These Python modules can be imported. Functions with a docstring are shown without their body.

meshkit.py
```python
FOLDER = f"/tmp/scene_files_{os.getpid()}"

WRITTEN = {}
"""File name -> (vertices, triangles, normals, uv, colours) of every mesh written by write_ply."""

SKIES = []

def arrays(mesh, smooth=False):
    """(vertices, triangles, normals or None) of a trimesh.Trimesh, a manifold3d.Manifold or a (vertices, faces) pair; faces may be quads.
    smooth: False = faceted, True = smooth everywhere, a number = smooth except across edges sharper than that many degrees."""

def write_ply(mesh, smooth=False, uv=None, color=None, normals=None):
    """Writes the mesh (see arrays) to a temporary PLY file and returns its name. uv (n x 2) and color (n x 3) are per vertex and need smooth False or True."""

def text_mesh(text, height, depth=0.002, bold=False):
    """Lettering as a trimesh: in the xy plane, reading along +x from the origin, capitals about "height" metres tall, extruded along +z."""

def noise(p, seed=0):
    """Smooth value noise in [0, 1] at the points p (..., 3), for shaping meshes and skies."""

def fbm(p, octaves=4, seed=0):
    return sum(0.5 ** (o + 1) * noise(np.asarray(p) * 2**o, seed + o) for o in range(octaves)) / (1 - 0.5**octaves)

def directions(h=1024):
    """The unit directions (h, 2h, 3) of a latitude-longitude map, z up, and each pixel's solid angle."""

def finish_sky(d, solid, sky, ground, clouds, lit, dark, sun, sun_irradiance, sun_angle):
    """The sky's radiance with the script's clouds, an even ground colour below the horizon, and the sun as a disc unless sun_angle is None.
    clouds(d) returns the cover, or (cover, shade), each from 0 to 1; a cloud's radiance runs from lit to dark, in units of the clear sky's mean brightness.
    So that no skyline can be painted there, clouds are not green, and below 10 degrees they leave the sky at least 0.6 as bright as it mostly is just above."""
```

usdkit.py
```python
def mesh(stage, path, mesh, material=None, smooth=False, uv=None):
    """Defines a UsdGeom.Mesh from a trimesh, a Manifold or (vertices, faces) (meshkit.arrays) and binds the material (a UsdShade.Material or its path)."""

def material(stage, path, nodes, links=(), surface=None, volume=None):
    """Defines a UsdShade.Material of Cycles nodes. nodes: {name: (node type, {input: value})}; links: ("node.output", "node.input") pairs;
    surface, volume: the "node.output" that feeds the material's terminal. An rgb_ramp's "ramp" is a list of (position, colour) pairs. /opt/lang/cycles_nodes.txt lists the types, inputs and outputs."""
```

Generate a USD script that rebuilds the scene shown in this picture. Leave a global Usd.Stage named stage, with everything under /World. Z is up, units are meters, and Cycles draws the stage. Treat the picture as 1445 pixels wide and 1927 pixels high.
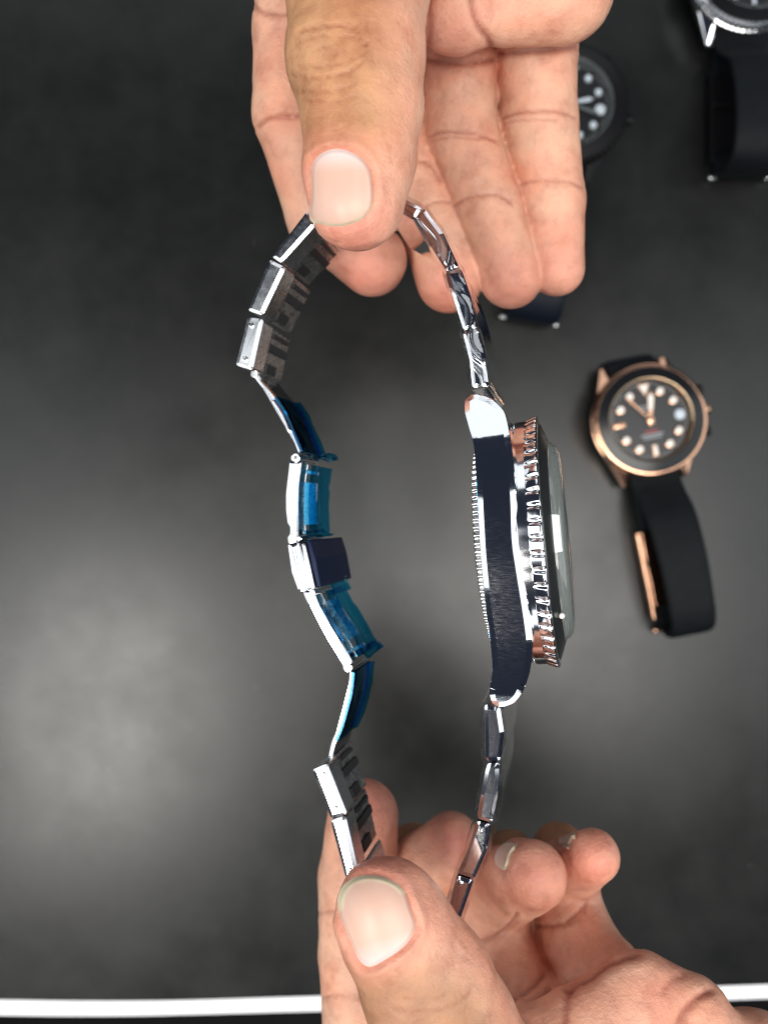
import math, numpy as np, trimesh, usdkit, meshkit
from pxr import Usd, UsdGeom, UsdLux, UsdShade, Gf, Sdf, Vt
from shapely.geometry import Polygon, LineString, Point
from shapely.ops import unary_union
import manifold3d as m3

stage = Usd.Stage.CreateInMemory()
UsdGeom.SetStageUpAxis(stage, 'Z'); UsdGeom.SetStageMetersPerUnit(stage, 1.0)
UsdGeom.Xform.Define(stage, '/World'); UsdGeom.Scope.Define(stage, '/World/Looks')
rng = np.random.default_rng(7)

# ------------------------------------------------------------------ camera
F, CX, CY, CAMZ = 1390.0, 722.5, 963.5, 254.0          # photo pixels, millimetres
cam = UsdGeom.Camera.Define(stage, '/World/camera')
cam.AddTranslateOp().Set(Gf.Vec3d(0, 0, CAMZ / 1000))
cam.CreateHorizontalApertureAttr(24.0); cam.CreateVerticalApertureAttr(24.0 * 1024 / 767)
cam.CreateFocalLengthAttr(24.0 * F / 1445)
cam.CreateFStopAttr(14.0); cam.CreateFocusDistanceAttr(0.111)
cam.CreateClippingRangeAttr(Gf.Vec2f(0.005, 20))
cam.CreateExposureAttr(0.0)

# ------------------------------------------------------------------ light
def look(pos, target):
    z = np.array(pos, float) - np.array(target, float); z /= np.linalg.norm(z)
    up = np.array([0, 1, 0]) if abs(z[1]) < 0.95 else np.array([1, 0, 0])
    x = np.cross(up, z); x /= np.linalg.norm(x); y = np.cross(z, x)
    m = np.eye(4); m[0, :3], m[1, :3], m[2, :3], m[3, :3] = x, y, z, pos
    return Gf.Matrix4d(*m.ravel().tolist())

def rect(name, pos, target, w, h, inten, col):
    l = UsdLux.RectLight.Define(stage, '/World/' + name)
    l.AddTransformOp().Set(look(pos, target))
    l.CreateWidthAttr(w); l.CreateHeightAttr(h); l.CreateIntensityAttr(inten); l.CreateColorAttr(Gf.Vec3f(*col))
    return l

WARM, COOL = (1.0, 0.97, 0.92), (0.93, 0.97, 1.0)
rect('ceiling_lamp', (0.14, -0.11, 0.70), (0.02, -0.02, 0.1), 0.40, 0.32, 9.5, WARM)
rect('ceiling_lamp_001', (-0.335, -0.235, 0.66), (0, 0.0, 0.1), 0.22, 0.30, 18.0, WARM)
rect('window_light', (-0.62, 0.0, 0.37), (0, 0, 0.13), 1.3, 0.42, 1.6, COOL)
rect('window_light_001', (0.62, 0.0, 0.42), (0, 0, 0.13), 1.3, 0.50, 1.6, COOL)
rect('window_light_002', (0.0, 0.75, 0.46), (0, 0, 0.13), 1.2, 0.36, 1.2, COOL)
rect('window_light_003', (0.0, -0.80, 0.42), (0, 0, 0.13), 0.9, 0.22, 1.6, COOL)
dome = UsdLux.DomeLight.Define(stage, '/World/ambient_room')
dome.CreateIntensityAttr(0.012); dome.CreateColorAttr(Gf.Vec3f(0.5, 0.62, 1.0))

# ------------------------------------------------------------------ helpers
_used = {}
def numbered(path):
    n = _used.get(path, 0); _used[path] = n + 1
    return path if n == 0 else f'{path}_{n:03d}'
ORIGIN = {}
def thing(name, label, cat, origin, group=None):
    p = numbered('/World/' + name); x = UsdGeom.Xform.Define(stage, p)
    x.AddTranslateOp().Set(Gf.Vec3d(*(np.array(origin, float) / 1000)))
    pr = x.GetPrim(); pr.SetCustomDataByKey('label', label); pr.SetCustomDataByKey('category', cat)
    if group: pr.SetCustomDataByKey('group', group)
    ORIGIN[p] = np.array(origin, float)
    return p
def put(parent, name, mesh, mat, smooth=35, label=None, col=None):
    """one part, mesh given in world millimetres"""
    p = numbered(parent + '/' + name)
    o = next(v for k, v in ORIGIN.items() if parent == k or parent.startswith(k + '/'))
    if hasattr(mesh, 'to_mesh'):
        q = mesh.to_mesh(); mesh = (q.vert_properties[:, :3], q.tri_verts)
    if not isinstance(mesh, tuple): mesh = (np.array(mesh.vertices), np.array(mesh.faces))
    v = (np.asarray(mesh[0], float) - o) / 1000
    g = usdkit.mesh(stage, p, (v, mesh[1]), MAT[mat], smooth=smooth)
    if label: g.GetPrim().SetCustomDataByKey('label', label)
    if col is not None:
        UsdGeom.PrimvarsAPI(g).CreatePrimvar('Col', Sdf.ValueTypeNames.Color3fArray, 'vertex').Set(Vt.Vec3fArray.FromNumpy(np.asarray(col, np.float32)))
    return p
def structure(name, mesh, mat, smooth=False):
    g = usdkit.mesh(stage, '/World/' + name, (np.asarray(mesh[0], float) / 1000, mesh[1]), MAT[mat], smooth=smooth)
    g.GetPrim().SetCustomDataByKey('kind', 'structure'); return g
def P(px, py, d):
    return np.array([(px - CX) / F * d, -(py - CY) / F * d, CAMZ - d])

# ------------------------------------------------------------------ materials
MAT = {}
def simple(name, color, rough=0.5, metal=0.0, spec=0.5, noise=None, bump=None, rn=None, coat=0.0, extra=None):
    """noise=(scale, amount) colour mottling; bump=(scale, distance mm, stretch xyz); rn=(scale, lo, hi) roughness variation"""
    n = {'p': ('principled_bsdf', {'base_color': color, 'roughness': rough, 'metallic': metal, 'specular_ior_level': spec, 'coat_weight': coat, **(extra or {})}),
         'tc': ('texture_coordinate', {})}
    L = []
    if noise:
        n['n1'] = ('noise_texture', {'scale': noise[0], 'detail': 5.0, 'roughness': 0.6})
        a = noise[1]
        n['r1'] = ('rgb_ramp', {'ramp': [(0.3, tuple(c * (1 - a) for c in color)), (0.7, tuple(min(1, c * (1 + a)) for c in color))]})
        L += [('tc.object', 'n1.vector'), ('n1.fac', 'r1.fac'), ('r1.color', 'p.base_color')]
    if rn:
        n['n2'] = ('noise_texture', {'scale': rn[0], 'detail': 4.0, 'roughness': 0.6})
        n['m2'] = ('map_range', {'from_min': 0.35, 'from_max': 0.7, 'to_min': rn[1], 'to_max': rn[2], 'clamp': True})
        n['mq'] = ('mapping', {'scale': rn[3] if len(rn) > 3 else (1, 1, 1)})
        L += [('tc.object', 'mq.vector'), ('mq.vector', 'n2.vector'), ('n2.fac', 'm2.value'), ('m2.result', 'p.roughness')]
    if bump:
        n['mp'] = ('mapping', {'scale': bump[2] if len(bump) > 2 else (1, 1, 1)})
        n['n3'] = ('noise_texture', {'scale': bump[0], 'detail': 4.0, 'roughness': 0.55})
        n['b'] = ('bump', {'strength': 1.0, 'distance': bump[1] / 1000})
        L += [('tc.object', 'mp.vector'), ('mp.vector', 'n3.vector'), ('n3.fac', 'b.height'), ('b.normal', 'p.normal')]
    MAT[name] = usdkit.material(stage, '/World/Looks/' + name, n, L, surface='p.BSDF')

MAT['mat_cloth'] = usdkit.material(stage, '/World/Looks/mat_cloth', {
    'tc': ('texture_coordinate', {}), 'n1': ('noise_texture', {'scale': 38.0, 'detail': 6.0, 'roughness': 0.65}), 'n2': ('noise_texture', {'scale': 2600.0, 'detail': 3.0}),
    'v': ('voronoi_texture', {'scale': 95.0}), 'lt': ('map_range', {'from_min': 0.025, 'from_max': 0.045, 'to_min': 1.0, 'to_max': 0.0, 'clamp': True}),
    'n4': ('noise_texture', {'scale': 30.0, 'detail': 1.0}), 'gate': ('map_range', {'from_min': 0.52, 'from_max': 0.62, 'clamp': True}), 'mm': ('math', {'math_type': 'multiply'}),
    'r1': ('rgb_ramp', {'ramp': [(0.3, (0.0046, 0.0053, 0.0048)), (0.7, (0.0090, 0.0098, 0.0090))]}),
    'mx': ('mix_color', {'b': (0.10, 0.10, 0.095)}),
    'm2': ('map_range', {'from_min': 0.35, 'from_max': 0.7, 'to_min': 0.30, 'to_max': 0.37, 'clamp': True}),
    'b': ('bump', {'strength': 1.0, 'distance': 0.000015}), 'p': ('principled_bsdf', {'specular_ior_level': 0.46})},
    [('tc.object', 'n1.vector'), ('tc.object', 'n2.vector'), ('tc.object', 'v.vector'), ('tc.object', 'n4.vector'), ('n4.fac', 'gate.value'), ('v.distance', 'lt.value'), ('lt.result', 'mm.value1'), ('gate.result', 'mm.value2'),
     ('n1.fac', 'r1.fac'), ('r1.color', 'mx.a'), ('mm.value', 'mx.fac'), ('mx.result', 'p.base_color'), ('n1.fac', 'm2.value'), ('m2.result', 'p.roughness'), ('n2.fac', 'b.height'), ('b.normal', 'p.normal')], surface='p.BSDF')
simple('table_white', (0.86, 0.87, 0.90), 0.4)
simple('floor_dark', (0.012, 0.011, 0.010), 0.7, noise=(6, 0.3))
simple('steel', (0.88, 0.89, 0.91), 0.06, 1.0)
simple('steel_smudged', (0.84, 0.86, 0.89), 0.08, 1.0, rn=(600, 0.05, 0.09, (1.5, 9, 1.5)), bump=(600, 0.0018, (1.5, 7, 1.5)))
simple('steel_brushed', (0.72, 0.73, 0.74), 0.26, 1.0, rn=(900, 0.2, 0.36), bump=(1500, 0.01, (1, 0.1, 1)))
simple('steel_satin', (0.70, 0.71, 0.72), 0.2, 1.0, rn=(700, 0.16, 0.26), bump=(1500, 0.004, (1, 0.2, 1)))
simple('steel_bezel', (0.86, 0.87, 0.89), 0.11, 1.0)
simple('hollow_shade_black', (0.012, 0.012, 0.013), 0.5)
simple('steel_dark', (0.20, 0.20, 0.21), 0.35, 1.0, rn=(900, 0.28, 0.5))
simple('steel_dull', (0.42, 0.43, 0.43), 0.30, 1.0, noise=(500, 0.3), rn=(900, 0.22, 0.45))
simple('bezel_black', (0.008, 0.009, 0.010), 0.22, spec=0.35)
simple('painted_reflection', (0.72, 0.78, 0.74), 0.3)
simple('block_navy', (0.004, 0.010, 0.035), 0.3, spec=0.15)
simple('black_gloss', (0.006, 0.006, 0.007), 0.35, spec=0.2)
simple('black_metal', (0.005, 0.005, 0.006), 0.38, 0.0, 0.15)
simple('dial_black', (0.010, 0.011, 0.012), 0.35)
simple('rubber', (0.005, 0.0065, 0.008), 0.6, spec=0.12, noise=(300, 0.2), bump=(2500, 0.02))
simple('rubber_navy', (0.004, 0.006, 0.011), 0.5, spec=0.12)
simple('rose_gold', (0.66, 0.38, 0.25), 0.18, 1.0, rn=(800, 0.10, 0.22))
simple('gold_pale', (0.50, 0.36, 0.24), 0.28, 1.0)
simple('lume', (0.80, 0.80, 0.74), 0.4)
simple('lume_cool', (0.55, 0.62, 0.68), 0.4)
simple('ring_grey', (0.20, 0.22, 0.22), 0.35, 0.6)
simple('print_red', (0.45, 0.06, 0.06), 0.5)
simple('print_white', (0.35, 0.37, 0.38), 0.5)
simple('dial_green', (0.02, 0.05, 0.04), 0.25)

def clear(name, tint, ior, rough, bump=None, gcol=(1, 1, 1), boost=0.0):
    n = {'t': ('transparent_bsdf', {'color': tint}), 'g': ('glossy_bsdf', {'color': gcol, 'roughness': rough}),
         'f': ('fresnel', {'IOR': ior}), 'ad': ('math', {'math_type': 'add', 'value2': boost, 'use_clamp': True}), 'm': ('mix_closure', {}), 'tc': ('texture_coordinate', {})}
    L = [('f.fac', 'ad.value1'), ('ad.value', 'm.fac'), ('t.BSDF', 'm.closure1'), ('g.BSDF', 'm.closure2')]
    if bump:
        n['n3'] = ('noise_texture', {'scale': bump[0], 'detail': 3.0, 'distortion': 0.6})
        n['b'] = ('bump', {'strength': 1.0, 'distance': bump[1] / 1000})
        L += [('tc.object', 'n3.vector'), ('n3.fac', 'b.height'), ('b.normal', 'g.normal'), ('b.normal', 'f.normal')]
    MAT[name] = usdkit.material(stage, '/World/Looks/' + name, n, L, surface='m.closure')
MAT['crystal'] = usdkit.material(stage, '/World/Looks/crystal', {'p': ('principled_bsdf', {'base_color': (0.90, 0.97, 0.94), 'roughness': 0.03, 'ior': 1.6, 'transmission_weight': 0.90})}, [], surface='p.BSDF')
clear('plastic_wrap', (0.90, 0.89, 0.92), 1.5, 0.03)
clear('plastic_fold', (0.93, 0.93, 0.94), 1.5, 0.06, boost=0.22)
clear('blue_film', (0.03, 0.50, 0.84), 1.5, 0.05, bump=(160, 0.06), gcol=(0.25, 0.65, 1.0), boost=0.03)

def skin(name):
    n = {'a': ('attribute', {'attribute': 'Col'}), 'tc': ('texture_coordinate', {}),
         'n1': ('noise_texture', {'scale': 260.0, 'detail': 6.0, 'roughness': 0.6}),
         'r1': ('rgb_ramp', {'ramp': [(0.3, (0.80, 0.72, 0.69)), (0.5, (1, 1, 1)), (0.72, (1.14, 1.12, 1.08))]}),
         'mx': ('mix_color', {'blend_type': 'multiply', 'fac': 1.0, 'use_clamp': False}),
         'p': ('principled_bsdf', {'roughness': 0.5, 'specular_ior_level': 0.38, 'subsurface_weight': 0.14, 'subsurface_scale': 0.0022, 'subsurface_radius': (1.0, 0.36, 0.2)}),
         'v': ('voronoi_texture', {'scale': 1500.0}), 'n2': ('noise_texture', {'scale': 700.0, 'detail': 6.0, 'roughness': 0.65}),
         'ad': ('math', {'math_type': 'multiply_add', 'value2': 0.15}),
         'b': ('bump', {'strength': 0.8, 'distance': 0.00032}),
         'm2': ('map_range', {'from_min': 0.3, 'from_max': 0.7, 'to_min': 0.38, 'to_max': 0.56, 'clamp': True})}
    L = [('tc.object', 'n1.vector'), ('n1.fac', 'r1.fac'), ('a.color', 'mx.a'), ('r1.color', 'mx.b'), ('mx.result', 'p.base_color'),
         ('tc.object', 'v.vector'), ('tc.object', 'n2.vector'), ('v.distance', 'ad.value1'), ('n2.fac', 'ad.value3'), ('ad.value', 'b.height'), ('b.normal', 'p.normal'),
         ('n1.fac', 'm2.value'), ('m2.result', 'p.roughness')]
    n['n4'] = ('noise_texture', {'scale': 75.0, 'detail': 3.0, 'roughness': 0.6})
    n['r4'] = ('rgb_ramp', {'ramp': [(0.3, (0.93, 0.80, 0.76)), (0.5, (1, 1, 1)), (0.7, (1.04, 1.07, 1.06))]})
    n['m4'] = ('mix_color', {'blend_type': 'multiply', 'fac': 1.0, 'use_clamp': False})
    n['v2'] = ('voronoi_texture', {'scale': 1700.0, 'feature': 'distance_to_edge'})
    n['r5'] = ('map_range', {'from_min': 0.0, 'from_max': 0.12, 'to_min': 0.0, 'to_max': 0.07, 'clamp': True})
    n['ad2'] = ('math', {'math_type': 'add'})
    L.remove(('mx.result', 'p.base_color')); L.remove(('ad.value', 'b.height'))
    L += [('tc.object', 'n4.vector'), ('n4.fac', 'r4.fac'), ('mx.result', 'm4.a'), ('r4.color', 'm4.b'), ('m4.result', 'p.base_color'),
          ('tc.object', 'v2.vector'), ('v2.distance', 'r5.value'), ('r5.result', 'ad2.value1'), ('ad.value', 'ad2.value2'), ('ad2.value', 'b.height')]
    MAT[name] = usdkit.material(stage, '/World/Looks/' + name, n, L, surface='p.BSDF')
skin('skin')
def nailmat(name):
    n = {'a': ('attribute', {'attribute': 'Col'}),
         'p': ('principled_bsdf', {'roughness': 0.42, 'specular_ior_level': 0.38, 'subsurface_weight': 0.15, 'subsurface_scale': 0.001})}
    MAT[name] = usdkit.material(stage, '/World/Looks/' + name, n, [('a.color', 'p.base_color')], surface='p.BSDF')
nailmat('nail')

# ------------------------------------------------------------------ the setting: floor, table edge, desk mat
def sheet(poly, z0, z1):
    m = trimesh.creation.extrude_polygon(poly, z1 - z0, engine='earcut'); m.apply_translation([0, 0, z0]); return (np.array(m.vertices), np.array(m.faces))
def edge_line(pts, d):
    xs = np.array([p[0] for p in pts], float); ys = np.array([p[1] for p in pts], float)
    x = np.linspace(-900, 2400, 67); k = np.interp(x, xs, ys)
    sl0 = (ys[1] - ys[0]) / (xs[1] - xs[0]); sl1 = (ys[-1] - ys[-2]) / (xs[-1] - xs[-2])
    k = np.where(x < xs[0], ys[0] + 0.2 * sl0 * (x - xs[0]), np.where(x > xs[-1], ys[-1] + 0.6 * sl1 * (x - xs[-1]), k))
    k = np.convolve(np.pad(k, 3, 'edge'), np.ones(7) / 7, 'valid')
    return [tuple(P(a, b, d)[:2]) for a, b in zip(x, k)]
mat_edge = edge_line([(0, 1884), (260, 1889), (600, 1877), (1000, 1868), (1340, 1860), (1445, 1855)], 254)
tab_edge = edge_line([(0, 1916), (150, 1921), (600, 1909), (1000, 1899), (1390, 1888), (1445, 1885)], 256.5)
far = [(900, 700), (-900, 700)]
structure('floor', ([[-4000, -4000, -740], [4000, -4000, -740], [4000, 4000, -740], [-4000, 4000, -740]], [[0, 1, 2], [0, 2, 3]]), 'floor_dark')
def lip(edge, far, prof, mat, name):
    """slab whose front edge follows `edge`; prof = [(inset from the edge, z)] from the bottom up to the top"""
    e = np.array(edge); rows = []
    for ins, z in prof: rows.append(np.column_stack([e[:, 0], e[:, 1] + ins, np.full(len(e), z)]))
    top = rows[-1].copy(); back = top.copy(); back[:, 1] = 700.0; rows.append(back)
    v = np.vstack(rows); n = len(e); f = []
    for r in range(len(rows) - 1):
        for i in range(n - 1):
            a, b, c, d = r * n + i, r * n + i + 1, (r + 1) * n + i + 1, (r + 1) * n + i
            f += [[a, b, c], [a, c, d]]
    return structure(name, (v, f), mat, smooth=40)
lip(tab_edge, far, [(6, -30), (0, -24), (0, -4), (0.6, -3), (1.6, -2.5)], 'table_white', 'table')
lip(mat_edge, far, [(0, -2.4), (0, -0.5), (0.2, -0.15), (0.6, 0)], 'mat_cloth', 'desk_mat')

# ------------------------------------------------------------------ main watch frame
W = np.array([0.265, -0.005, -1.0]); W /= np.linalg.norm(W)
O = P(950, 1030, 123.0)
U = np.array([0.093, -0.9957, 0.0]); U -= (U @ W) * W; U /= np.linalg.norm(U)
N = np.cross(W, U)
if N[0] < 0: N = -N
CAM = np.array([0, 0, CAMZ])
def trace(px, py, w):
    d = np.array([(px - CX) / F, -(py - CY) / F, -1.0])
    t = ((O + w * W - CAM) @ W) / (d @ W)
    q = CAM + t * d - O
    return q @ N, q @ U
def tr(pts, w): return [trace(a, b, w) for a, b in pts]
def loc(n, u, w):
    n, u, w = np.broadcast_arrays(np.asarray(n, float), np.asarray(u, float), np.asarray(w, float))
    return O + n[..., None] * N + u[..., None] * U + w[..., None] * W
HAND = np.sign(np.linalg.det(np.stack([N, U, W])))

def resample(poly, n):
    ls = poly.exterior; L = ls.length
    return np.array([ls.interpolate(L * i / n).coords[0] for i in range(n)])
def rounded(pts, r):
    p = Polygon(pts)
    if not p.is_valid: p = p.buffer(0)
    q = p.buffer(-r).buffer(r)
    if q.is_empty or q.geom_type != 'Polygon': q = p
    return q
def prism(poly, w0, w1, b=0.35, n=64, to=loc, steps=4, cham=False):
    """polygon in (n, u) swept along w with rounded edges of radius b"""
    if not isinstance(poly, Polygon): poly = Polygon(poly)
    poly = poly.simplify(0.005)
    if not poly.exterior.is_ccw: poly = Polygon(list(poly.exterior.coords)[::-1])
    p = resample(poly, n)
    t = np.roll(p, -1, 0) - np.roll(p, 1, 0); t /= np.linalg.norm(t, axis=1, keepdims=True) + 1e-9
    nor = np.column_stack([t[:, 1], -t[:, 0]])
    an = np.abs(nor[:, 0]); tilt = np.tan(np.radians(np.clip((31 + 15 * nor[:, 0]) * an + 12 * (1 - an), 8, 60))) if cham else np.full(n, 1.0)
    ed = min(0.08, b * 0.3); one = np.ones(n)
    if cham: rings = [((b + ed) * one, w0 * one), (b * one, w0 * one), (b * 0.1 * one, w0 + b * 0.9 * tilt), (0 * one, w0 + b * 0.9 * tilt + 0.12)]
    else:
        rings = [((b + ed) * one, w0 * one)]
        for i in range(steps + 1):
            a = math.pi / 2 * i / steps
            rings.append((b * (1 - math.sin(a)) * one, (w0 + b * (1 - math.cos(a))) * one))
    rings += [(x, w1 - (y - w0)) for x, y in rings[::-1]]
    R = []
    for ins, w in rings:
        q = p - nor * ins[:, None]
        R.append(to(q[:, 0], q[:, 1], w))
    v = np.vstack(R); f = []
    for r in range(len(rings) - 1):
        i = np.arange(n); j = (i + 1) % n
        f.append(np.column_stack([r * n + i, r * n + j, (r + 1) * n + j])); f.append(np.column_stack([r * n + i, (r + 1) * n + j, (r + 1) * n + i]))
    f = np.vstack(f)
    q = p - nor * (b + min(0.08, b * 0.3))
    caps = m3.triangulate([q.astype(np.float64)]) if True else None
    caps = np.asarray(caps)
    f = np.vstack([f, caps[:, ::-1], caps + (len(rings) - 1) * n])
    if HAND < 0 and to is loc: f = f[:, ::-1]
    tm = trimesh.Trimesh(v, f, process=False)
    if tm.volume < 0: f = f[:, ::-1]
    return v, f
def revolve(profile, n=192, center=(0.0, 0.0), nfun=None, a0=0, a1=2 * math.pi):
    """profile [(n, r)] about the N axis through (u, w) = center"""
    prof = np.array(profile, float); th = np.linspace(a0, a1, n, endpoint=False)
    v = []
    for i, (pn, pr) in enumerate(prof):
        r = np.full(n, pr) if nfun is None else nfun(i, pn, pr, th)
        v.append(loc(np.full(n, pn), center[0] + r * np.sin(th), center[1] - r * np.cos(th)))
    v = np.vstack(v); f = []
    for k in range(len(prof) - 1):
        i = np.arange(n); j = (i + 1) % n
        f.append(np.column_stack([k * n + i, k * n + j, (k + 1) * n + j])); f.append(np.column_stack([k * n + i, (k + 1) * n + j, (k + 1) * n + i]))
    f = np.vstack(f)
    if trimesh.Trimesh(v, f, process=False).volume < 0: f = f[:, ::-1]
    return v, f
def cyl_w(px, py, w0, w1, r, seg=20):
    c = trace(px, py, w0); return prism(Point(c).buffer(r), w0, w1, b=min(0.15, r * 0.3), n=seg, steps=2)

watch = thing('steel_watch', 'polished steel diver watch held sideways between two hands, blue film on its open clasp', 'watch', O)

# --- case
_ut = np.linspace(-27, 27, 541); _sl = np.interp(_ut, [-27, -17.5, -15.8, 0, 10, 20, 20.6, 27], [-0.52, -0.47, -0.34, 0, 0.17, 0.29, 0.44, 0.47])
_wt = np.concatenate([[0], np.cumsum(0.5 * (_sl[1:] + _sl[:-1]) * 0.1)]); _wt -= np.interp(0, _ut, _wt)
def wf(u): return -20.2 + np.interp(u, _ut, _wt)
def trace_case(px, py):
    w = -20.0
    for _ in range(12):
        n, u = trace(px, py, w); w = float(wf(max(-25, min(u, 25))))
    return n, u
left_px = [(886, 742), (874, 752), (873, 768), (880, 800), (892, 845), (896, 908), (900, 991), (904, 1053), (911, 1125), (922, 1208), (926, 1249), (922, 1290), (921, 1311), (926, 1325), (938, 1332)]
right_px = [(896, 741), (916, 746), (934, 757), (951, 779), (963, 845), (968, 890), (971, 928), (975, 1021), (984, 1083), (994, 1145), (1001, 1197), (999, 1249), (986, 1297), (966, 1325), (948, 1332)]
Lc = np.array([trace_case(*p) for p in left_px]); Rc = np.array([trace_case(*p) for p in right_px])
u0, u1 = max(Lc[0, 1], Rc[0, 1]), min(Lc[-1, 1], Rc[-1, 1])
from scipy.interpolate import PchipInterpolator
def mono(a):
    o = np.argsort(a[:, 1]); a = a[o]; k = np.concatenate([[True], np.diff(a[:, 1]) > 0.02]); return PchipInterpolator(a[k, 1], a[k, 0], extrapolate=True)
fl, fr = mono(Lc), mono(Rc)
M = 150
s = np.linspace(0, 1, M); us = u0 + (u1 - u0) * (0.5 - 0.5 * np.cos(math.pi * s)) * 0.6 + 0.4 * (u1 - u0) * s
nl, nr = fl(us), fr(us)
poly = np.vstack([np.column_stack([nl, us]), np.column_stack([nr, us])[::-1]])
poly = np.array(resample(Polygon(poly).buffer(-0.3).buffer(0.3), 720))
if not Polygon(poly).exterior.is_ccw: poly = poly[::-1]
t = np.roll(poly, -4, 0) - np.roll(poly, 4, 0); t /= np.linalg.norm(t, axis=1, keepdims=True)
nor = np.column_stack([t[:, 1], -t[:, 0]])
rings = []
CH = 0.85
fl_s = np.interp(poly[:, 1], _ut, np.abs(_sl))
an_ = np.clip(np.abs(nor[:, 0]) * 1.15, 0, 1); tl = np.tan(np.radians(np.clip((31 + 15 * nor[:, 0]) * an_ + 9 * (1 - an_), 8, 60) * (1 - np.where((poly[:, 1] < 0) | (poly[:, 1] > 19.5), 0.55, 0.06) * np.clip(fl_s / 0.5, 0, 1)) + 1)); one = np.ones(len(poly))
rings = [(CH * one, 0 * one), (0.1 * CH * one, 0.9 * CH * tl), (0 * one, 0.9 * CH * tl + 0.12)]
n = len(poly); V = []
for ins, dw in rings:
    q = poly - nor * ins[:, None]; V.append(loc(q[:, 0], q[:, 1], wf(q[:, 1]) + dw))
for ins, dw in rings[::-1]:
    q = poly - nor * ins[:, None]; V.append(loc(q[:, 0], q[:, 1], -(wf(q[:, 1]) + dw)))
K = len(V); V = np.vstack(V); Fc = []
for r in range(K - 1):
    i = np.arange(n); j = (i + 1) % n
    Fc += [np.column_stack([r * n + i, r * n + j, (r + 1) * n + j]), np.column_stack([r * n + i, (r + 1) * n + j, (r + 1) * n + i])]
# curved flank caps: refine the triangulated outline with interior rows
inner = Polygon(poly - nor * rings[0][0][:, None]).buffer(0)
def flank(sign, base):
    ring = poly - nor * rings[0][0][:, None]
    pts = [ring]; 
    for uu in np.linspace(u0 + 0.5, u1 - 0.5, 150):
        a, b = fl(uu) + 1.1, fr(uu) - 1.1
        if b > a:
            for k in np.linspace(a, b, 5):
                if inner.buffer(-0.25).contains(Point(k, uu)): pts.append(np.array([[k, uu]]))
    pts = np.vstack(pts)
    from scipy.spatial import Delaunay
    tri = Delaunay(pts).simplices
    cen = pts[tri].mean(1)
    keep = np.array([inner.contains(Point(*c)) for c in cen])
    tri = tri[keep]
    return pts, tri
pts, tri = flank(1, 0)
near = loc(pts[:, 0], pts[:, 1], wf(pts[:, 1])); farc = loc(pts[:, 0], pts[:, 1], -wf(pts[:, 1]))
extra = len(pts) - n
Vall = np.vstack([V, near[n:], farc[n:]])
def remap(tri, ringbase, extrabase): return np.where(tri < n, tri + ringbase, tri - n + extrabase)
a_ = pts[tri]; ccw = np.cross(a_[:, 1] - a_[:, 0], a_[:, 2] - a_[:, 0]) > 0
tri = np.where(ccw[:, None], tri, tri[:, ::-1])
Fc += [remap(tri[:, ::-1], 0, len(V)), remap(tri, (K - 1) * n, len(V) + extra)]
Fc = np.vstack(Fc)
cm = trimesh.Trimesh(Vall, Fc, process=False)
if cm.volume < 0: Fc = Fc[:, ::-1]
def to_man(v, f): return m3.Manifold(m3.Mesh(np.asarray(v, np.float32), np.asarray(f, np.uint32)))
def boxloc(n0, n1, ua, ub, w0, w1):
    c = np.array([[x, y, z] for x in (n0, n1) for y in (ua, ub) for z in (w0, w1)])
    return m3.Manifold.hull_points(loc(c[:, 0], c[:, 1], c[:, 2]))
case = to_man(Vall, Fc)
print('case', case.status(), u0, u1, 'n mid', fl(0), fr(0))
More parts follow.
